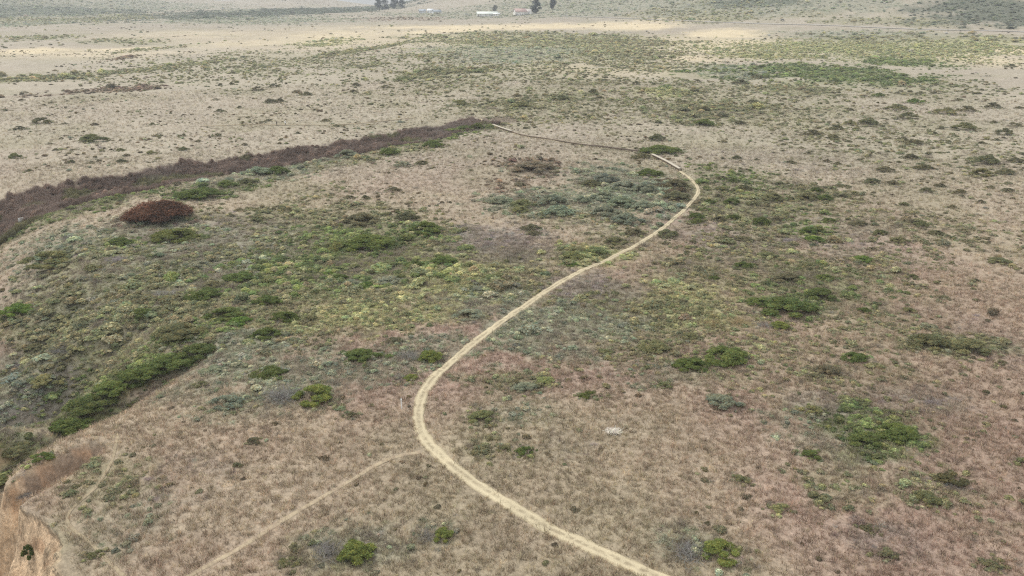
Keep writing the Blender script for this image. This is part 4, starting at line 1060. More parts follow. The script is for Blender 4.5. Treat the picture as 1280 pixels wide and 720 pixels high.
def dome_mesh(name, seed, n, nl=12, leaf=(.07, .12), spread=.62, rmin=.28, rmax=.46, zs=.8, core=True, spiky=0, hue=.09):
    r = np.random.default_rng(seed)
    C, Rl = lobes_of(r, nl, spread, rmin, rmax, 1.0)
    li = r.integers(0, nl, n * 3)
    dv = r.normal(size=(n * 3, 3)); dv[:, 2] = np.abs(dv[:, 2]) * 1.0 - .25; dv /= np.linalg.norm(dv, axis=1)[:, None]
    P = C[li] + dv * (Rl[li] * r.uniform(.82, 1.08, n * 3))[:, None] * np.array([1, 1, zs])
    keep = P[:, 2] > .0
    for j in range(nl):
        q = np.linalg.norm((P - C[j]) / np.array([1, 1, zs]), axis=1)
        keep &= (q > Rl[j] * .86) | (li == j)
    P, dv, li = P[keep][:n], dv[keep][:n], li[keep][:n]
    lobe_v = r.uniform(.78, 1.22, nl)
    v = lobe_v[li] * r.uniform(.68, 1.4, len(P))
    h = r.normal(size=len(P)) * hue + (lobe_v[li] - 1) * .25
    col = np.column_stack([v * (1 + h), v, v * (1 - h * .6)])
    V, F = leaf_quads(P, dv, r.uniform(*leaf, len(P)), r)
    cols = np.repeat(col, 4, 0); faces = [F]; VV = [V]
    off = len(V)
    if spiky:
        m = r.integers(0, len(P), spiky)
        Vb, F4, F3 = blades(P[m] - dv[m] * .1, dv[m] + np.array([0, 0, .35]) + r.normal(size=(spiky, 3)) * .3, r.uniform(.15, .32, spiky), np.full(spiky, .012), r)
        VV.append(Vb); faces += [F4 + off, F3 + off]; cols = np.vstack([cols, np.repeat(col[m] * 1.15, 5, 0)]); off += len(Vb)
    if core:
        for j in range(nl):
            u = np.linspace(0, 2 * math.pi, 9)[:-1]; w = np.array([-.2, .35, .8])
            ring = np.array([[math.cos(p) * math.cos(q), math.cos(p) * math.sin(q), math.sin(p)] for p in w for q in u] + [[0, 0, 1]])
            VV.append(np.maximum(C[j] + ring * Rl[j] * .84 * np.array([1, 1, zs]), [-9, -9, -.05]))
            I = np.arange(24).reshape(3, 8); Jn = np.roll(I, -1, 1)
            faces.append(np.stack([I[:-1], Jn[:-1], Jn[1:], I[1:]], -1).reshape(-1, 4) + off)
            faces.append(np.stack([I[2], Jn[2], np.full(8, 24)], -1) + off)
            cols = np.vstack([cols, np.tile([[.92, .84, .72]], (25, 1))]); off += 25
    return quick_mesh(name, np.vstack(VV), faces, cols)

def twig_mesh(name, seed, n, wid=.012, dome=.75):
    r = np.random.default_rng(seed)
    base = np.column_stack([r.normal(size=(n, 2)) * .28, np.zeros(n)])
    a = r.uniform(0, 2 * math.pi, n); e = np.arcsin(r.uniform(.12, 1, n))
    D = np.column_stack([np.cos(a) * np.cos(e), np.sin(a) * np.cos(e), np.sin(e)])
    L = r.uniform(.45, .85, n)
    V1, A4, A3 = blades(base, D, L, np.full(n, wid), r, .15)
    m = n * 2; i = r.integers(0, n, m)
    P2 = base[i] + D[i] * (L[i] * r.uniform(.35, .9, m))[:, None]
    D2 = D[i] + r.normal(size=(m, 3)) * .55; D2[:, 2] = np.abs(D2[:, 2])
    V2, B4, B3 = blades(P2, D2, r.uniform(.12, .3, m), np.full(m, wid * .9), r, .2)
    V = np.vstack([V1, V2]); V[:, 2] = np.maximum(V[:, 2], 0) * dome / .75
    c = np.repeat(r.uniform(.6, 1.3, n + m)[:, None] * (1 + r.normal(size=(n + m, 3)) * .04), 5, 0)
    o = len(V1)
    return quick_mesh(name, V, [A4, A3, B4 + o, B3 + o], c)

def tuft_mesh(name, seed, n, spread=.55, lean=.45, wid=.035):
    r = np.random.default_rng(seed)
    P = np.column_stack([r.normal(size=(n, 2)) * spread * .5, np.full(n, -.08)])
    D = np.column_stack([r.normal(size=(n, 2)) * lean + P[:, :2] * .6, np.ones(n)])
    V, F4, F3 = blades(P, D, r.uniform(.55, 1.05, n), r.uniform(.6, 1.3, n) * wid, r, .3)
    c = np.repeat(r.uniform(.62, 1.35, n)[:, None] * (1 + r.normal(size=(n, 3)) * .06), 5, 0)
    return quick_mesh(name, V, [F4, F3], c)

# ---------------------------------------------------------------- uncountable cover, scattered by geometry nodes
def scatter(name, label, cat, variants, P, rot, scl, idx, tint):
    lib = bpy.data.collections.new(name + '_shapes')
    for i, me in enumerate(variants):
        if not me.materials: me.materials.append(M_LEAF_I)
        lib.objects.link(bpy.data.objects.new('%s_shape_%02d' % (name, i), me))
    me = bpy.data.meshes.new(name); me.vertices.add(len(P)); me.vertices.foreach_set('co', np.asarray(P, np.float32).ravel())
    for nm, ty, dat, key in (('rot', 'FLOAT_VECTOR', rot, 'vector'), ('scl', 'FLOAT_VECTOR', scl, 'vector')):
        at = me.attributes.new(nm, ty, 'POINT'); at.data.foreach_set(key, np.asarray(dat, np.float32).ravel())
    at = me.attributes.new('pick', 'INT', 'POINT'); at.data.foreach_set('value', np.asarray(idx, np.int32))
    at = me.attributes.new('tint', 'FLOAT_COLOR', 'POINT')
    at.data.foreach_set('color', np.hstack([tint, np.ones((len(P), 1))]).astype(np.float32).ravel())
    me.update()
    o = link(name, me)
    ng = bpy.data.node_groups.new(name + '_scatter', 'GeometryNodeTree')
    ng.interface.new_socket('Geometry', in_out='INPUT', socket_type='NodeSocketGeometry')
    ng.interface.new_socket('Geometry', in_out='OUTPUT', socket_type='NodeSocketGeometry')
    N = ng.nodes; L = ng.links
    gi = N.new('NodeGroupInput'); go = N.new('NodeGroupOutput')
    ci = N.new('GeometryNodeCollectionInfo'); ci.inputs['Collection'].default_value = lib
    ci.inputs['Separate Children'].default_value = True; ci.inputs['Reset Children'].default_value = True
    ip = N.new('GeometryNodeInstanceOnPoints'); ip.inputs['Pick Instance'].default_value = True
    def attr(nm, ty):
        x = N.new('GeometryNodeInputNamedAttribute'); x.data_type = ty; x.inputs['Name'].default_value = nm
        return next(s for s in x.outputs if s.enabled and s.name == 'Attribute')
    L.new(gi.outputs[0], ip.inputs['Points']); L.new(ci.outputs[0], ip.inputs['Instance'])
    L.new(attr('pick', 'INT'), ip.inputs['Instance Index'])
    L.new(attr('rot', 'FLOAT_VECTOR'), ip.inputs['Rotation']); L.new(attr('scl', 'FLOAT_VECTOR'), ip.inputs['Scale'])
    L.new(ip.outputs[0], go.inputs[0])
    md = o.modifiers.new('scatter', 'NODES'); md.node_group = ng
    return tag(o, label, cat, kind='stuff')

def sector(r0, r1, density, half=40):
    n = int((r1 * r1 - r0 * r0) * math.radians(half) * density)
    r = np.sqrt(rng.uniform(r0 * r0, r1 * r1, n)); a = np.radians(rng.uniform(-half, half, n))
    x, y = np.sin(a) * r, np.cos(a) * r
    m = y > 30
    return x[m], y[m]

def clear_of_paths(x, y, margin=0.0):
    d, t = line_dist(x, y, TRAIL)
    ok = d > (.66 + margin + .75 * (fbm(x, y, 1.6, 3, 3) - .5)) * np.interp(y, [90, 150, 200, 231, 240], [1, .9, .8, .8, .85])
    for lab, hw, pts in FOOTPATHS:
        d, t = line_dist(x, y, pts); ok &= d > hw * 1.0 + margin * .5
    m = np.nonzero((x < -34) & (np.hypot(x, y) < 125))[0]          # nothing roots on the steep cliff and notch walls
    if len(m):
        h0 = height(x[m], y[m]); sl = np.hypot(height(x[m] + .4, y[m]) - h0, height(x[m], y[m] + .4) - h0) / .4
        ok[m] &= sl < 1.15
    return ok & (((x - coast_x(y)) * .82) > .3)

# dry grass
GX = []; 
for r0, r1, dens, s0, s1 in ((42, 95, 8.5, .26, .72), (95, 150, 4.8, .34, .8), (150, 260, 1.7, .5, .85), (260, 420, .45, .6, 1.1)):
    x, y = sector(r0, r1, dens)
    GX.append(np.column_stack([x, y, rng.uniform(s0, s1, len(x)), np.full(len(x), (s0 + s1) * .5)]))
GX = np.vstack(GX)
GX = GX[clear_of_paths(GX[:, 0], GX[:, 1])]
x, y, s = GX[:, 0], GX[:, 1], GX[:, 2]
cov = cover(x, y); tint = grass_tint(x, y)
patchy = fbm(x, y, 3.0, 55, 3)
green = np.zeros(len(x))
for k_, f in cov.items():
    w = np.minimum(f * .8, .75)[:, None]; tint = tint + (np.array(GRASS_SUN_COL[k_]) * 1.15 - tint) * w
tint *= (0.98 + .34 * patchy)[:, None] * rng.uniform(.65, 1.4, len(x))[:, None]
odd = rng.uniform(0, 1, len(x))
tint[odd < .07] *= np.array([.62, .58, .55]); tint[odd > .93] *= np.array([1.3, 1.3, 1.22])
keep = rng.uniform(0, 1, len(x)) < (.68 + .5 * fbm(x, y, 1.6, 57, 2))
x, y, s, tint = x[keep], y[keep], s[keep], tint[keep]
GR = [tuft_mesh('grass_tuft_%d' % i, 300 + i, 13, .42, .24, .032) for i in range(5)]
sl = height(x, y)
scatter('dry_grass', 'dry pinkish tan grass covering the whole coastal terrace', 'grass', GR,
        np.column_stack([x, y, sl]), np.column_stack([rng.normal(size=(len(x), 2)) * .12, rng.uniform(0, 6.28, len(x))]),
        np.column_stack([s * 1.15, s * 1.15, s * rng.uniform(.6, 1.1, len(x))]), rng.integers(0, 5, len(x)), np.clip(tint, 0, .8))
print('grass', len(x))

# low scrub
SC_TINT = dict(C=(.105, .135, .045), G=(.192, .228, .105), O=(.265, .262, .155), S=(.30, .318, .228), Y=(.325, .335, .185), P=(.335, .300, .27), B=(.25, .205, .15), D=(.17, .145, .09), F=(.15, .165, .115))
SV = [dome_mesh('scrub_%d' % i, 400 + i, 150, 5, (.16, .28), .55, .35, .5, .8, True, 12) for i in range(5)] + [twig_mesh('scrub_twig_%d' % i, 420 + i, 60, .022) for i in range(3)]
rows = []
for r0, r1, dens, s0, s1, spr in ((42, 120, 4.2, .28, .95, .010), (120, 210, 2.4, .3, 1.3, .035), (210, 360, .9, .35, 1.7, .07), (360, 750, .3, .5, 2.2, .06), (750, 2400, .035, 1.2, 3.4, .03)):
    x, y = sector(r0, r1, dens)
    m = clear_of_paths(x, y, .5); x, y = x[m], y[m]
    cov = cover(x, y); cl = fbm(x, y, 12 if r0 < 200 else 40, 63, 3)
    best = np.zeros(len(x)); kind = np.full(len(x), 'D')
    for k_, f in cov.items():
        if k_ == 'W': continue
        f = f * rng.uniform(.6, 1.4, len(x)); m = f > best
        best = np.where(m, f, best); kind = np.where(m, k_, kind)
    pr = np.clip(best * 1.05, 0, .95)
    bgm = rng.uniform(0, 1, len(x)) < spr * sstep(.42, .62, cl) * 2.2
    ok = (rng.uniform(0, 1, len(x)) < pr) | bgm
    kind = np.where(best < .08, rng.choice(['D', 'O', 'P', 'S'], len(x), p=[.4, .25, .2, .15]), kind)
    x, y, kind = x[ok], y[ok], kind[ok]
    sz = s0 + (s1 - s0) * rng.beta(1.1, 3.0, len(x)) * (1 + 1.1 * (rng.uniform(0, 1, len(x)) < .06)) * (.7 + .7 * best[ok])
    rows.append((x, y, sz, kind))
for sx, sy, w, k_, lab in SHRUBS:              # loose growth round the feet of the bigger bushes
    if w < 1.5 or k_ == 'Z': continue
    n = int(8 + w * 5); a_ = rng.uniform(0, 6.28, n); q = w * .5 * rng.uniform(.75, 1.45, n)
    px, py = sx + np.cos(a_) * q, sy + np.sin(a_) * q * .85
    m_ = clear_of_paths(px, py, .3)
    kk = {'M': 'S', 'N': 'P', 'T': 'P', 'R': 'B', 'V': 'G', 'D': 'O'}.get(k_, k_)
    alt = rng.choice([kk, kk, 'O', 'S', 'P'], n)
    rows.append((px[m_], py[m_], (rng.uniform(.25, .55, n) * (.6 + .12 * w))[m_], alt[m_]))
x = np.concatenate([r[0] for r in rows]); y = np.concatenate([r[1] for r in rows]); s = np.concatenate([r[2] for r in rows]); kind = np.concatenate([r[3] for r in rows])
tint = np.array([SC_TINT[k_] for k_ in kind]) * rng.uniform(.7, 1.35, (len(x), 1)) * (1 + rng.normal(size=(len(x), 3)) * .045) * 1.22
tint *= (0.55 + .9 * fbm(x, y, 4.5, 65, 4, .6))[:, None]
pn = fbm(x, y, 7, 67, 3)                         # dead and straw-coloured spots inside the scrub
dead = ((pn > .57) & (rng.uniform(0, 1, len(x)) < .75) & (kind != 'B') & (y < 330))
tint[dead] = np.array([.33, .285, .225]) * rng.uniform(.75, 1.3, (int(dead.sum()), 1)); kind = np.where(dead, 'P', kind)
lime = ((pn < .40) & (kind == 'G')); tint[lime] *= np.array([1.12, 1.13, 1.05])
pick = np.where((kind == 'P') | ((kind == 'S') & (rng.uniform(0, 1, len(x)) < .6)) | (rng.uniform(0, 1, len(x)) < .12), rng.integers(5, 8, len(x)), rng.integers(0, 5, len(x)))
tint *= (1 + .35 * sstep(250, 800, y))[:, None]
flat_ = rng.uniform(.38, .75, len(x))
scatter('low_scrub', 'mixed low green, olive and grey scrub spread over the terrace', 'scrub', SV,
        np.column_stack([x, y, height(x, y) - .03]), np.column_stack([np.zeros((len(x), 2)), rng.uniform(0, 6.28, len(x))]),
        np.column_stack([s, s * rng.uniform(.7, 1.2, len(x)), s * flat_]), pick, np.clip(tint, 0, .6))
print('scrub', len(x))

# the brown thicket that fills the main ravine
gp = GULLIES[0][0]
n = 30000
x = rng.uniform(-142, 4, n); y = rng.uniform(130, 315, n)
d, t = line_dist(x, y, gp)
wd = 15.5 - 6.5 * t
ok = (d < wd * (.72 + .4 * fbm(x, y, 6, 77, 3))) & (t > .005) & (t < .955) & (rng.uniform(0, 1, n) < .9)
x, y, d, t, wd = x[ok], y[ok], d[ok], t[ok], wd[ok]
s = rng.uniform(1.25, 1.75, len(x)) * (1 - .25 * t) * (.45 + 1.1 * fbm(x, y, 7, 85, 3))
tn = np.array([.272, .208, .172]) * rng.uniform(.75, 1.25, (len(x), 1)); mixg = fbm(x, y, 14, 81, 3)
tn = np.where((mixg > .60)[:, None], np.array([.22, .21, .12]) * rng.uniform(.7, 1.2, (len(x), 1)), tn)
tn *= (.55 + .9 * fbm(x, y, 5, 86, 3))[:, None]
tn = tn + (np.array([.31, .265, .23]) - tn) * (sstep(.5, .65, fbm(x, y, 22, 83, 3)) * .5)[:, None]
TH = [dome_mesh('thicket_%d' % i, 500 + i, 420, 8, (.05, .10), .5, .3, .45, 1.1, True, 160, .05) for i in range(3)] + [twig_mesh('thicket_twig_%d' % i, 510 + i, 420, .009, 1.0) for i in range(2)]
scatter('willow_thicket', 'dense purplish brown leafless thicket filling the ravine on the left', 'thicket', TH,
        np.column_stack([x, y, height(x, y) - .1]), np.column_stack([np.zeros((len(x), 2)), rng.uniform(0, 6.28, len(x))]),
        np.column_stack([s, s, s * rng.uniform(.95, 1.35, len(x))]), rng.choice(5, len(x), p=[.05, .05, .05, .42, .43]), np.clip(tn, 0, .5))
print('thicket', len(x))

# ---------------------------------------------------------------- individual shrubs
TINT = dict(C=(.105, .135, .045), G=(.160, .198, .068), V=(.17, .25, .066), D=(.21, .20, .118), O=(.235, .24, .122), S=(.31, .335, .242), T=(.36, .335, .32),
            Y=(.31, .32, .15), Z=(.46, .37, .21), B=(.27, .222, .165), R=(.20, .108, .072), N=(.10, .095, .05))
BIG = [dome_mesh('shrub_%d' % i, 600 + i, 1700, 26, (.045, .09), .80, .13, .30, .85, True, 160) for i in range(5)]
SMALL = [dome_mesh('shrub_small_%d' % i, 620 + i, 520, 13, (.07, .13), .72, .16, .34, .95, True, 110) for i in range(5)]
TWIG = [twig_mesh('dead_shrub_%d' % i, 640 + i, 330, .010) for i in range(3)]
TUSS = [tuft_mesh('tussock_%d' % i, 650 + i, 320, .75, .8, .016) for i in range(2)]
ARCH = dome_mesh('arch_shrub', 660, 1300, 16, (.05, .10), .82, .2, .3, .8, True, 40)
REDM = dome_mesh('red_brown_bush', 673, 2800, 24, (.035, .07), .68, .2, .4, .8, True, 700, .10)
for me in BIG + SMALL + TWIG + TUSS + [ARCH, REDM]: me.materials.append(M_LEAF)
NAME = dict(T='dead_shrub', Z='grass_tussock', R='red_brown_bush', B='brown_bush')
for i, (sx, sy, w, k_, lab) in enumerate(SHRUBS):
    lab, _, grp = lab.partition('|')
    z = float(height(np.array([sx]), np.array([sy]))[0])
    hr = w / 2
    hh = min(max(w * (.30 if sy > 150 else .24) * rng.uniform(.85, 1.15), .45), 2.3)
    dep = hr * rng.uniform(.7, .95)
    t0 = np.array(TINT.get(k_, (.1, .1, .1))) * rng.uniform(.85, 1.15)
    cat = 'tussock' if k_ == 'Z' else 'shrub'
    big = w > 3.0 and sy < 260
    if k_ in 'MN':
        e = empty('shrub', (sx, sy, z - .06))
        tag(e, lab, cat)
        if k_ == 'M':
            parts = (('leafy_foliage', BIG[i % 5], (hr * .36, 0, 0), (hr * .58, dep * .72, hh * .72), (.23, .265, .08)),
                     ('dead_twigs', TWIG[i % 3], (-hr * .45, hr * .05, 0), (hr * .6, dep * .8, hh * .75), (.34, .325, .30)))
        else:
            parts = (('leafy_foliage', ARCH, (hr * .1, hr * .2, 0), (hr, dep * .8, hh), (.16, .15, .075)),
                     ('dead_twigs', TWIG[i % 3], (-hr * .1, -hr * .3, 0), (hr * .7, dep * .6, hh * .7), (.30, .285, .27)))
        for nm, me, lo, sc3, tn in parts:
            c_ = link(nm, me, None, e, lo); c_.scale = sc3; c_.rotation_euler = (0, 0, rng.uniform(-.3, .3)); c_.color = (*tn, 1)
        continue
    me = TWIG[i % 3] if k_ == 'T' else TUSS[i % 2] if k_ == 'Z' else BIG[i % 5] if big else SMALL[i % 5]
    o = link(NAME.get(k_, 'shrub'), me, None, None, (sx, sy, z - .06))
    o.scale = (hr * 1.05, dep, hh); o.rotation_euler = (0, 0, rng.uniform(-.35, .35) + (math.pi if rng.uniform() < .5 else 0))
    if k_ == 'R': o.data = REDM; o.scale = (hr * 1.1, dep * 1.1, w * .30)
    if k_ == 'C': o.scale = (hr, hr * .9, w * .85)
    if k_ == 'Z': o.scale = (hr * .8, hr * .8, hr * .75)
    o.color = (*np.clip(t0 * (1 + rng.normal(size=3) * .025), 0, 1), 1)
    tag(o, lab, cat, grp)

# ---------------------------------------------------------------- bleached brush, posts, boardwalk
def zat(x, y): return float(height(np.array([float(x)]), np.array([float(y)]))[0])
def boxes(name, lst, mat=None, parent=None, bevel=0.0):
    """one mesh from a list of (cx,cy,cz,sx,sy,sz[,rz])"""
    import bmesh
    from mathutils import Matrix
    bm = bmesh.new()
    for b in lst:
        rz = b[6] if len(b) > 6 else 0
        bmesh.ops.create_cube(bm, size=1, matrix=Matrix.Translation(b[:3]) @ Matrix.Rotation(rz, 4, 'Z') @ Matrix.Diagonal((*b[3:6], 1)))
    if bevel:
        bmesh.ops.bevel(bm, geom=list(bm.edges), offset=bevel, segments=1, affect='EDGES')
    me = bpy.data.meshes.new(name); bm.to_mesh(me); bm.free()
    return link(name, me, mat, parent)

M_WHITE = plain('white_paint', (.78, .77, .73), .6, .3, .06, 2)
M_WOOD = plain('weathered_boards', (.50, .45, .36), .85, .15, .2, 4)
M_OLDWOOD = plain('dark_timber', (.16, .125, .095), .9, .1, .25, 3)
e = empty('marker_post', (*POST, zat(*POST)), .3)
boxes('post', [(0, 0, .55, .13, .13, 1.3)], M_WHITE, e, .012)
boxes('cap', [(0, 0, 1.225, .16, .16, .05)], M_WHITE, e, .01)
tag(e, 'short white marker post in dry grass left of the trail bend', 'post')
e = empty('notice_board', (*SIGN, zat(*SIGN)), .9)
boxes('panel', [(0, 0, 1.75, 1.2, .05, .9)], M_WHITE, e, .01)
for q in (-.45, .45): boxes('leg', [(q, .05, .85, .1, .05, 1.9)], M_WOOD, e, .01)
tag(e, 'small pale board on two legs at the ravine edge, far left', 'sign')

pale = twig_mesh('bleached_brush', 701, 340, .045); pale.materials.append(M_LEAF)
o = link('bleached_brush', pale, None, None, (*BRUSH, zat(*BRUSH) - .03)); o.scale = (1.05, .7, .8); o.color = (.95, .90, .80, 1)
tag(o, 'bleached whitish dead bush alone in dry grass right of the trail bend', 'dead bush')

def boardwalk(i0, i1, label, deck_w=1.0, deck_m=None, rise=.75):
    P = smooth_line(TRAIL[i0:i1 + 1], 1.5)
    root = empty('boardwalk', (P[0, 0], P[0, 1], zat(*P[0])))
    T = np.gradient(P, axis=0); T /= np.hypot(T[:, 0], T[:, 1])[:, None]
    N = np.stack([-T[:, 1], T[:, 0]], -1)
    zg = height(P[:, 0], P[:, 1]); zz = np.convolve(np.pad(zg, 3, 'edge'), np.ones(7) / 7, 'valid') + rise
    def strip(name, off, wid, z0, z1, mat):
        V = []
        for j in range(len(P)):
            for s_, z_ in ((-1, z0), (1, z0), (1, z1), (-1, z1)):
                p = P[j] + N[j] * (off + s_ * wid / 2)
                V.append((p[0] - P[0, 0], p[1] - P[0, 1], zz[j] + z_ - root.location.z))
        F = []
        for j in range(len(P) - 1):
            for q in range(4): F.append((4 * j + q, 4 * j + (q + 1) % 4, 4 * j + 4 + (q + 1) % 4, 4 * j + 4 + q))
        F += [(3, 2, 1, 0), tuple(4 * (len(P) - 1) + q for q in range(4))]
        return link(name, quick_mesh(name, V, [np.array(F)]), mat, root)
    strip('deck', 0, deck_w, 0, .09, deck_m or M_WOOD)
    for s_ in (-.4 * deck_w, .4 * deck_w): strip('stringer', s_, .14, -.32, -.005, M_OLDWOOD)
    for j in range(0, len(P), 2):
        for s_ in (-.42 * deck_w, .42 * deck_w):
            p = P[j] + N[j] * s_
            boxes('support_post', [(p[0] - P[0, 0], p[1] - P[0, 1], zz[j] - .55 - root.location.z, .18, .18, 1.0)], M_OLDWOOD, root)
    tag(root, label, 'boardwalk')
boardwalk(28, 30, 'pale raised boardwalk joining the sharp far bend of the trail')
boardwalk(31, 33, 'dark narrow raised boardwalk between the green bush and the open grass', .6, M_OLDWOOD)
boardwalk(33, 36, 'thin low weathered plank walk linking the dark and the pale far boardwalks', .42, plain('grey_brown_planks', (.36, .30, .225), .9, .1, .25, 3), .62)
boardwalk(36, 38, 'pale raised boardwalk ending at the tip of the brown thicket')

# ---------------------------------------------------------------- two walkers
def person(loc, rz, label, top, legs, lean, hat=None, pack=None):
    r = {}
    J = {'pelvis': (0, 0, .95), 'spine': (0, lean * .4, 1.15), 'chest': (0, lean, 1.36), 'neck': (0, lean * 1.25, 1.52), 'head': (0, lean * 1.5 + .02, 1.64), 'crown': (0, lean * 1.6 + .02, 1.74),
         'hipL': (-.10, 0, .90), 'kneeL': (-.11, .16, .50), 'ankL': (-.11, .06, .09), 'toeL': (-.12, .22, .04),
         'hipR': (.10, 0, .90), 'kneeR': (.11, -.02, .49), 'ankR': (.11, -.26, .11), 'toeR': (.12, -.12, .04),
         'shL': (-.19, lean, 1.42), 'elL': (-.26, lean - .10, 1.14), 'wrL': (-.25, lean + .04, .92), 'haL': (-.25, lean + .07, .83),
         'shR': (.19, lean, 1.42), 'elR': (.26, lean + .05, 1.14), 'wrR': (.24, lean + .24, .98), 'haR': (.23, lean + .31, .93)}
    Rd = dict(pelvis=.15, spine=.14, chest=.16, neck=.06, head=.10, crown=.075, hip=.10, knee=.065, ank=.05, toe=.045, sh=.075, el=.05, wr=.035, ha=.04)
    E = [('pelvis', 'spine'), ('spine', 'chest'), ('chest', 'neck'), ('neck', 'head'), ('head', 'crown')]
    for s_ in 'LR':
        E += [('pelvis', 'hip' + s_), ('hip' + s_, 'knee' + s_), ('knee' + s_, 'ank' + s_), ('ank' + s_, 'toe' + s_), ('chest', 'sh' + s_), ('sh' + s_, 'el' + s_), ('el' + s_, 'wr' + s_), ('wr' + s_, 'ha' + s_)]
    names = list(J)
    me = bpy.data.meshes.new('person_skeleton')
    me.from_pydata([J[n_] for n_ in names], [(names.index(a_), names.index(b_)) for a_, b_ in E], [])
    tmp = bpy.data.objects.new('person_skeleton', me); COL.objects.link(tmp)
    tmp.modifiers.new('skin', 'SKIN'); sub = tmp.modifiers.new('sub', 'SUBSURF'); sub.levels = 1; sub.render_levels = 1
    for i_, n_ in enumerate(names):
        q = Rd.get(n_, Rd.get(n_.rstrip('LR'), .06)); me.skin_vertices[0].data[i_].radius = (q, q)
    me.skin_vertices[0].data[0].use_root = True
    dg = bpy.context.evaluated_depsgraph_get()
    body = bpy.data.meshes.new_from_object(tmp.evaluated_get(dg)); bpy.data.objects.remove(tmp)
    body.materials.clear()
    for m_ in (legs, top, M_SKIN, M_SHOE, M_HAIR): body.materials.append(m_)
    for p in body.polygons:
        c = p.center
        hand = abs(c.x) > .2 and c.z < .97
        p.material_index = 3 if c.z < .12 else 2 if hand else 0 if c.z < .93 else 1 if c.z < 1.5 else 4 if (c.z > 1.68 or c.y < lean * 1.4 - .02) else 2
        p.use_smooth = True
    root = empty('person', (*loc, zat(*loc) - .01), rz)
    link('body', body, None, root)
    if hat: 
        h_ = boxes('sun_hat', [(0, lean * 1.6 + .02, 1.73, .36, .36, .03), (0, lean * 1.6 + .02, 1.79, .2, .2, .12)], hat, root, .02)
    if pack:
        b_ = boxes('backpack', [(0, lean - .27, 1.22, .34, .22, .5), (0, lean - .40, 1.14, .24, .08, .26)], pack, root, .05)
    tag(root, label, 'person')
M_SKIN = plain('skin', (.45, .27, .19), .6, .3, .05); M_SHOE = plain('dark_shoes', (.04, .035, .03)); M_HAIR = plain('dark_hair', (.04, .03, .022))
M_DARKCLOTH = plain('dark_cloth', (.025, .027, .032), .9); M_WHITECLOTH = plain('white_cloth', (.85, .85, .84), .9, .1, .04)
person(HIKER_WHITE, -1.3, 'walker in white top and dark trousers on the path across the far plain', M_WHITECLOTH, M_DARKCLOTH, .10, M_WHITECLOTH, M_WHITECLOTH)
person(HIKER_DARK, -1.3, 'walker in all dark clothes left of the one in white on the far plain', M_DARKCLOTH, M_DARKCLOTH, .03)

# ---------------------------------------------------------------- far farm: houses, barn, trees, car
M_GLASS = plain('dark_window_glass', (.03, .04, .05), .15, .5, .05)
def house(name, loc, rz, w, d, h, rh, wall_c, roof_c, label, cat, nwin=3, chimney=False, door=True):
    root = empty(name, (*loc, zat(*loc) - .3), rz)
    mw = plain(name + '_wall', wall_c, .8, .2, .07, .8); mr = plain(name + '_roof', roof_c, .8, .2, .12, .6)
    V = [(-w/2, -d/2, 0), (w/2, -d/2, 0), (w/2, d/2, 0), (-w/2, d/2, 0), (-w/2, -d/2, h), (w/2, -d/2, h), (w/2, d/2, h), (-w/2, d/2, h), (-w/2, 0, h + rh), (w/2, 0, h + rh)]
    link('wall', quick_mesh('wall', V, [np.array([(0, 1, 5, 4), (2, 3, 7, 6)]), np.array([(1, 2, 6, 9, 5), (3, 0, 4, 8, 7)])]), mw, root)
    o_ = .6; sl_ = math.hypot(d / 2, rh)
    zb = h - o_ * rh / (d / 2)
    V = []
    for up in (.02, .28):
        V += [(-w/2 - o_, -d/2 - o_, zb + up), (w/2 + o_, -d/2 - o_, zb + up), (w/2 + o_, 0, h + rh + up), (-w/2 - o_, 0, h + rh + up), (-w/2 - o_, d/2 + o_, zb + up), (w/2 + o_, d/2 + o_, zb + up)]
    F = [(6, 7, 8, 9), (9, 8, 11, 10), (1, 0, 3, 2), (2, 3, 4, 5), (0, 1, 7, 6), (5, 4, 10, 11), (0, 6, 9, 3), (3, 9, 10, 4), (2, 8, 7, 1), (5, 11, 8, 2)]
    rf = link('roof', quick_mesh('roof', V, [np.array(F)]), mr, root)
    if chimney: boxes('chimney', [(w * .25, .6, h + rh + .3, .8, .8, 2.0)], M_CHIM, rf)
    for j in range(nwin):
        xw = -w/2 + (j + .5 + (.25 if door else 0)) * w / (nwin + .5)
        f_ = boxes('window', [(xw - .6, -d/2 - .04, 1.9, .1, .12, 1.4), (xw + .6, -d/2 - .04, 1.9, .1, .12, 1.4), (xw, -d/2 - .04, 2.65, 1.3, .12, .1), (xw, -d/2 - .04, 1.15, 1.3, .12, .1)], M_WHITE, root)
        boxes('pane', [(xw, -d/2 - .02, 1.9, 1.12, .04, 1.42)], M_GLASS, f_)
    if door: boxes('door', [(-w/2 + 1.2, -d/2 - .04, 1.35, 1.1, .1, 2.1)], M_OLDWOOD, root)
    tag(root, label, cat)
M_CHIM = plain('brick', (.35, .18, .13))
house('barn', BARN, .12, 32, 15, 3.4, 3.2, (.72, .72, .68), (.80, .84, .76), 'long low white-roofed barn, leftmost of the pale farm buildings', 'barn', 4)
house('shed', SHED, -.1, 10, 7, 3.2, 1.4, (.85, .85, .82), (.84, .85, .82), 'small white shed touching the right end of the long barn', 'shed', 1)
house('farmhouse', FARMHOUSE, .35, 18, 11, 5.5, 4.2, (.82, .80, .76), (.50, .36, .32), 'white farmhouse with pinkish roof left of the dark conifers', 'house', 4, True)
house('farmhouse', (FARMHOUSE[0] + 13, FARMHOUSE[1] + 9), -.5, 9, 7, 4.5, 3.0, (.86, .84, .80), (.62, .56, .52), 'small white house wing behind the pinkish-roofed farmhouse', 'house', 2)
house('cottage', COTTAGE_A, .2, 12, 8, 3.6, 2.6, (.62, .64, .64), (.42, .45, .48), 'grey cottage, leftmost of the far bluish cluster', 'house', 2)
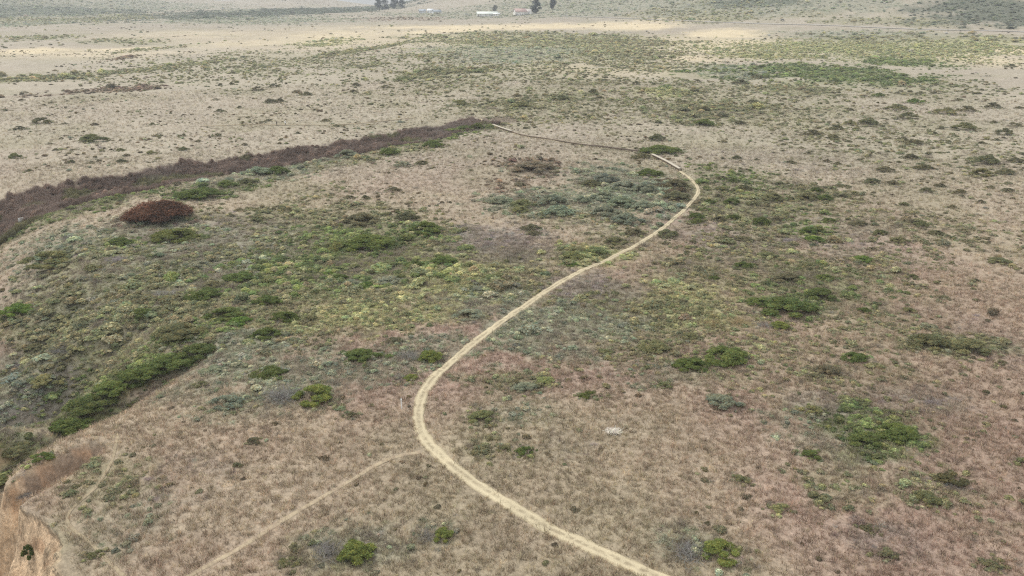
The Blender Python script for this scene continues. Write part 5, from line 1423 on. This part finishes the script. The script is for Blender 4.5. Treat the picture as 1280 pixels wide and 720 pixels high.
house('cottage', COTTAGE_B, -.2, 10, 8, 4.2, 2.6, (.85, .86, .86), (.78, .80, .82), 'white-roofed cottage in the middle of the far bluish cluster', 'house', 2)
house('cottage', COTTAGE_C, .4, 14, 8, 3.6, 2.8, (.70, .72, .72), (.35, .38, .40), 'slate-roofed cottage, rightmost of the far bluish cluster', 'house', 3)

M_BARK = plain('bark', (.12, .09, .07), .95, .1, .25, 2)
def tree(loc, H, W, seed, label, tint, low=.12, group=None):
    r = np.random.default_rng(seed)
    root = empty('conifer_tree', (*loc, zat(*loc) - .2)); tag(root, label, 'tree', group)
    pts = [((0, 0, 0), (0, 0, H * .8), .045 * H, .01 * H)]
    for j in range(9):
        z = H * r.uniform(.2, .75); a_ = r.uniform(0, 6.28); L_ = W * .42 * (1 - .5 * z / H)
        pts.append(((0, 0, z), (math.cos(a_) * L_, math.sin(a_) * L_, z + H * .1), .014 * H, .004 * H))
    V = []; F = []
    for p0, p1, r0, r1 in pts:
        p0 = np.array(p0); p1 = np.array(p1); dv = p1 - p0; dv = dv / np.linalg.norm(dv)
        s1 = np.cross(dv, [.3, .9, .2]); s1 /= np.linalg.norm(s1); s2 = np.cross(dv, s1); b0 = len(V)
        for pp, rr in ((p0, r0), (p1, r1)):
            for q in range(7): V.append(pp + (s1 * math.cos(q * .8976) + s2 * math.sin(q * .8976)) * rr)
        for q in range(7): F.append((b0 + q, b0 + (q + 1) % 7, b0 + 7 + (q + 1) % 7, b0 + 7 + q))
    link('trunk', quick_mesh('trunk', V, [np.array(F)], None, True), M_BARK, root)
    nl = 16; z = r.uniform(low, .95, nl); env = np.interp(z, [low, .3, .6, .97], [.34, .42, .32, .10])
    a_ = r.uniform(0, 6.28, nl); dd = env * np.sqrt(r.uniform(.1, 1, nl)) * .72
    C = np.column_stack([np.cos(a_) * dd * W, np.sin(a_) * dd * W, z * H * .93]); Rl = r.uniform(.13, .2, nl) * W
    n_ = 2600; li = r.integers(0, nl, n_); dv = r.normal(size=(n_, 3)); dv /= np.linalg.norm(dv, axis=1)[:, None]
    P = C[li] + dv * (Rl[li] * r.uniform(.55, 1.1, n_))[:, None] * np.array([1, 1, .75]); P = P[P[:, 2] > 1.0]; li = li[:len(P)]
    Vq, Fq = leaf_quads(P, r.normal(size=P.shape), r.uniform(.5, 1.1, len(P)) * H / 22, r)
    v = r.uniform(.6, 1.4, len(P)); c = np.column_stack([v, v, v])
    cr_ = link('crown', quick_mesh('crown', Vq, [Fq], np.repeat(c, 4, 0)), M_LEAF, root); cr_.color = (*tint, 1)
tree(CYPRESS_A, 25, 23, 801, 'tall dark conifer right of the farmhouse, nearer of the two', (.030, .045, .036))
tree(CYPRESS_B, 21, 19, 802, 'dark conifer standing alone at the right of the farm', (.030, .043, .036))
tree(ROUND_TREE, 11, 13, 803, 'small rounded tree behind the long barn and shed', (.06, .075, .05), .1)
tree((FARMHOUSE[0] + 22, FARMHOUSE[1] + 16), 12, 14, 804, 'small grey-green tree between farmhouse and nearer tall conifer', (.07, .085, .06), .08)
for j, (dx, dy, H, W) in enumerate(((-30, 10, 27, 24), (-14, -8, 24, 24), (4, 6, 27, 26), (22, -4, 20, 22))):
    tree((GROVE[0] + dx, GROVE[1] + dy), H, W, 810 + j, ('leftmost', 'second from left', 'third from left', 'rightmost')[j] + ' dark tree of the grove left of the far cottages', (.028, .042, .036), .06, 'trees of the dark far grove')

# dark car on the far road
root = empty('car', (*CAR, zat(*CAR) + 1.0), 0.06); tag(root, 'black car on the pale road below the right-hand hill', 'car')
M_CAR = plain('black_car_paint', (.012, .012, .014), .3, .5, .05); M_TYRE = plain('tyre', (.02, .02, .02))
prof = [(-2.2, .35), (2.2, .35), (2.25, .75), (1.3, .95), (.75, 1.48), (-1.2, 1.52), (-1.95, 1.0), (-2.25, .9)]
V = [(px, s_ * (.86 if pz < 1.2 else .70), pz) for s_ in (-1, 1) for px, pz in prof]
npf = len(prof)
link('body', quick_mesh('body', V, [np.array([tuple(range(npf))]), np.array([tuple(range(2 * npf - 1, npf - 1, -1))]), np.array([(q, npf + q, npf + (q + 1) % npf, (q + 1) % npf) for q in range(npf)])]), M_CAR, root)
for s_ in (-1, 1):
    link('side_window', quick_mesh('side_window', [(-1.6, s_ * .80, 1.02), (1.05, s_ * .80, 1.02), (.66, s_ * .74, 1.40), (-1.1, s_ * .74, 1.43)], [np.array([(0, 1, 2, 3)])]), M_GLASS, root)
    for px in (-1.4, 1.4):
        c = np.linspace(0, 2 * math.pi, 13)[:-1]
        V = [(px + .33 * math.cos(q), s_ * yy, .33 + .33 * math.sin(q)) for yy in (.68, .9) for q in c]
        link('wheel', quick_mesh('wheel', V, [np.array([tuple(range(12))]), np.array([tuple(range(12, 24))]), np.array([(q, (q + 1) % 12, 12 + (q + 1) % 12, 12 + q) for q in range(12)])]), M_TYRE, root)

# ---------------------------------------------------------------- sea air
hz = boxes('haze', [(0, 0, 125, 18400, 18400, 340)])
k = NT('sea_haze'); k.t.nodes.remove(k.b)
pv = k.n('ShaderNodeVolumePrincipled'); pv.inputs['Density'].default_value = HAZE
pv.inputs['Color'].default_value = (.90, .955, 1.0, 1); pv.inputs['Anisotropy'].default_value = .1
k.l(pv.outputs[0], next(n_ for n_ in k.t.nodes if n_.type == 'OUTPUT_MATERIAL').inputs['Volume'])
hz.data.materials.append(k.m); tag(hz, 'pale blue sea haze over the whole coast', 'haze', kind='stuff')
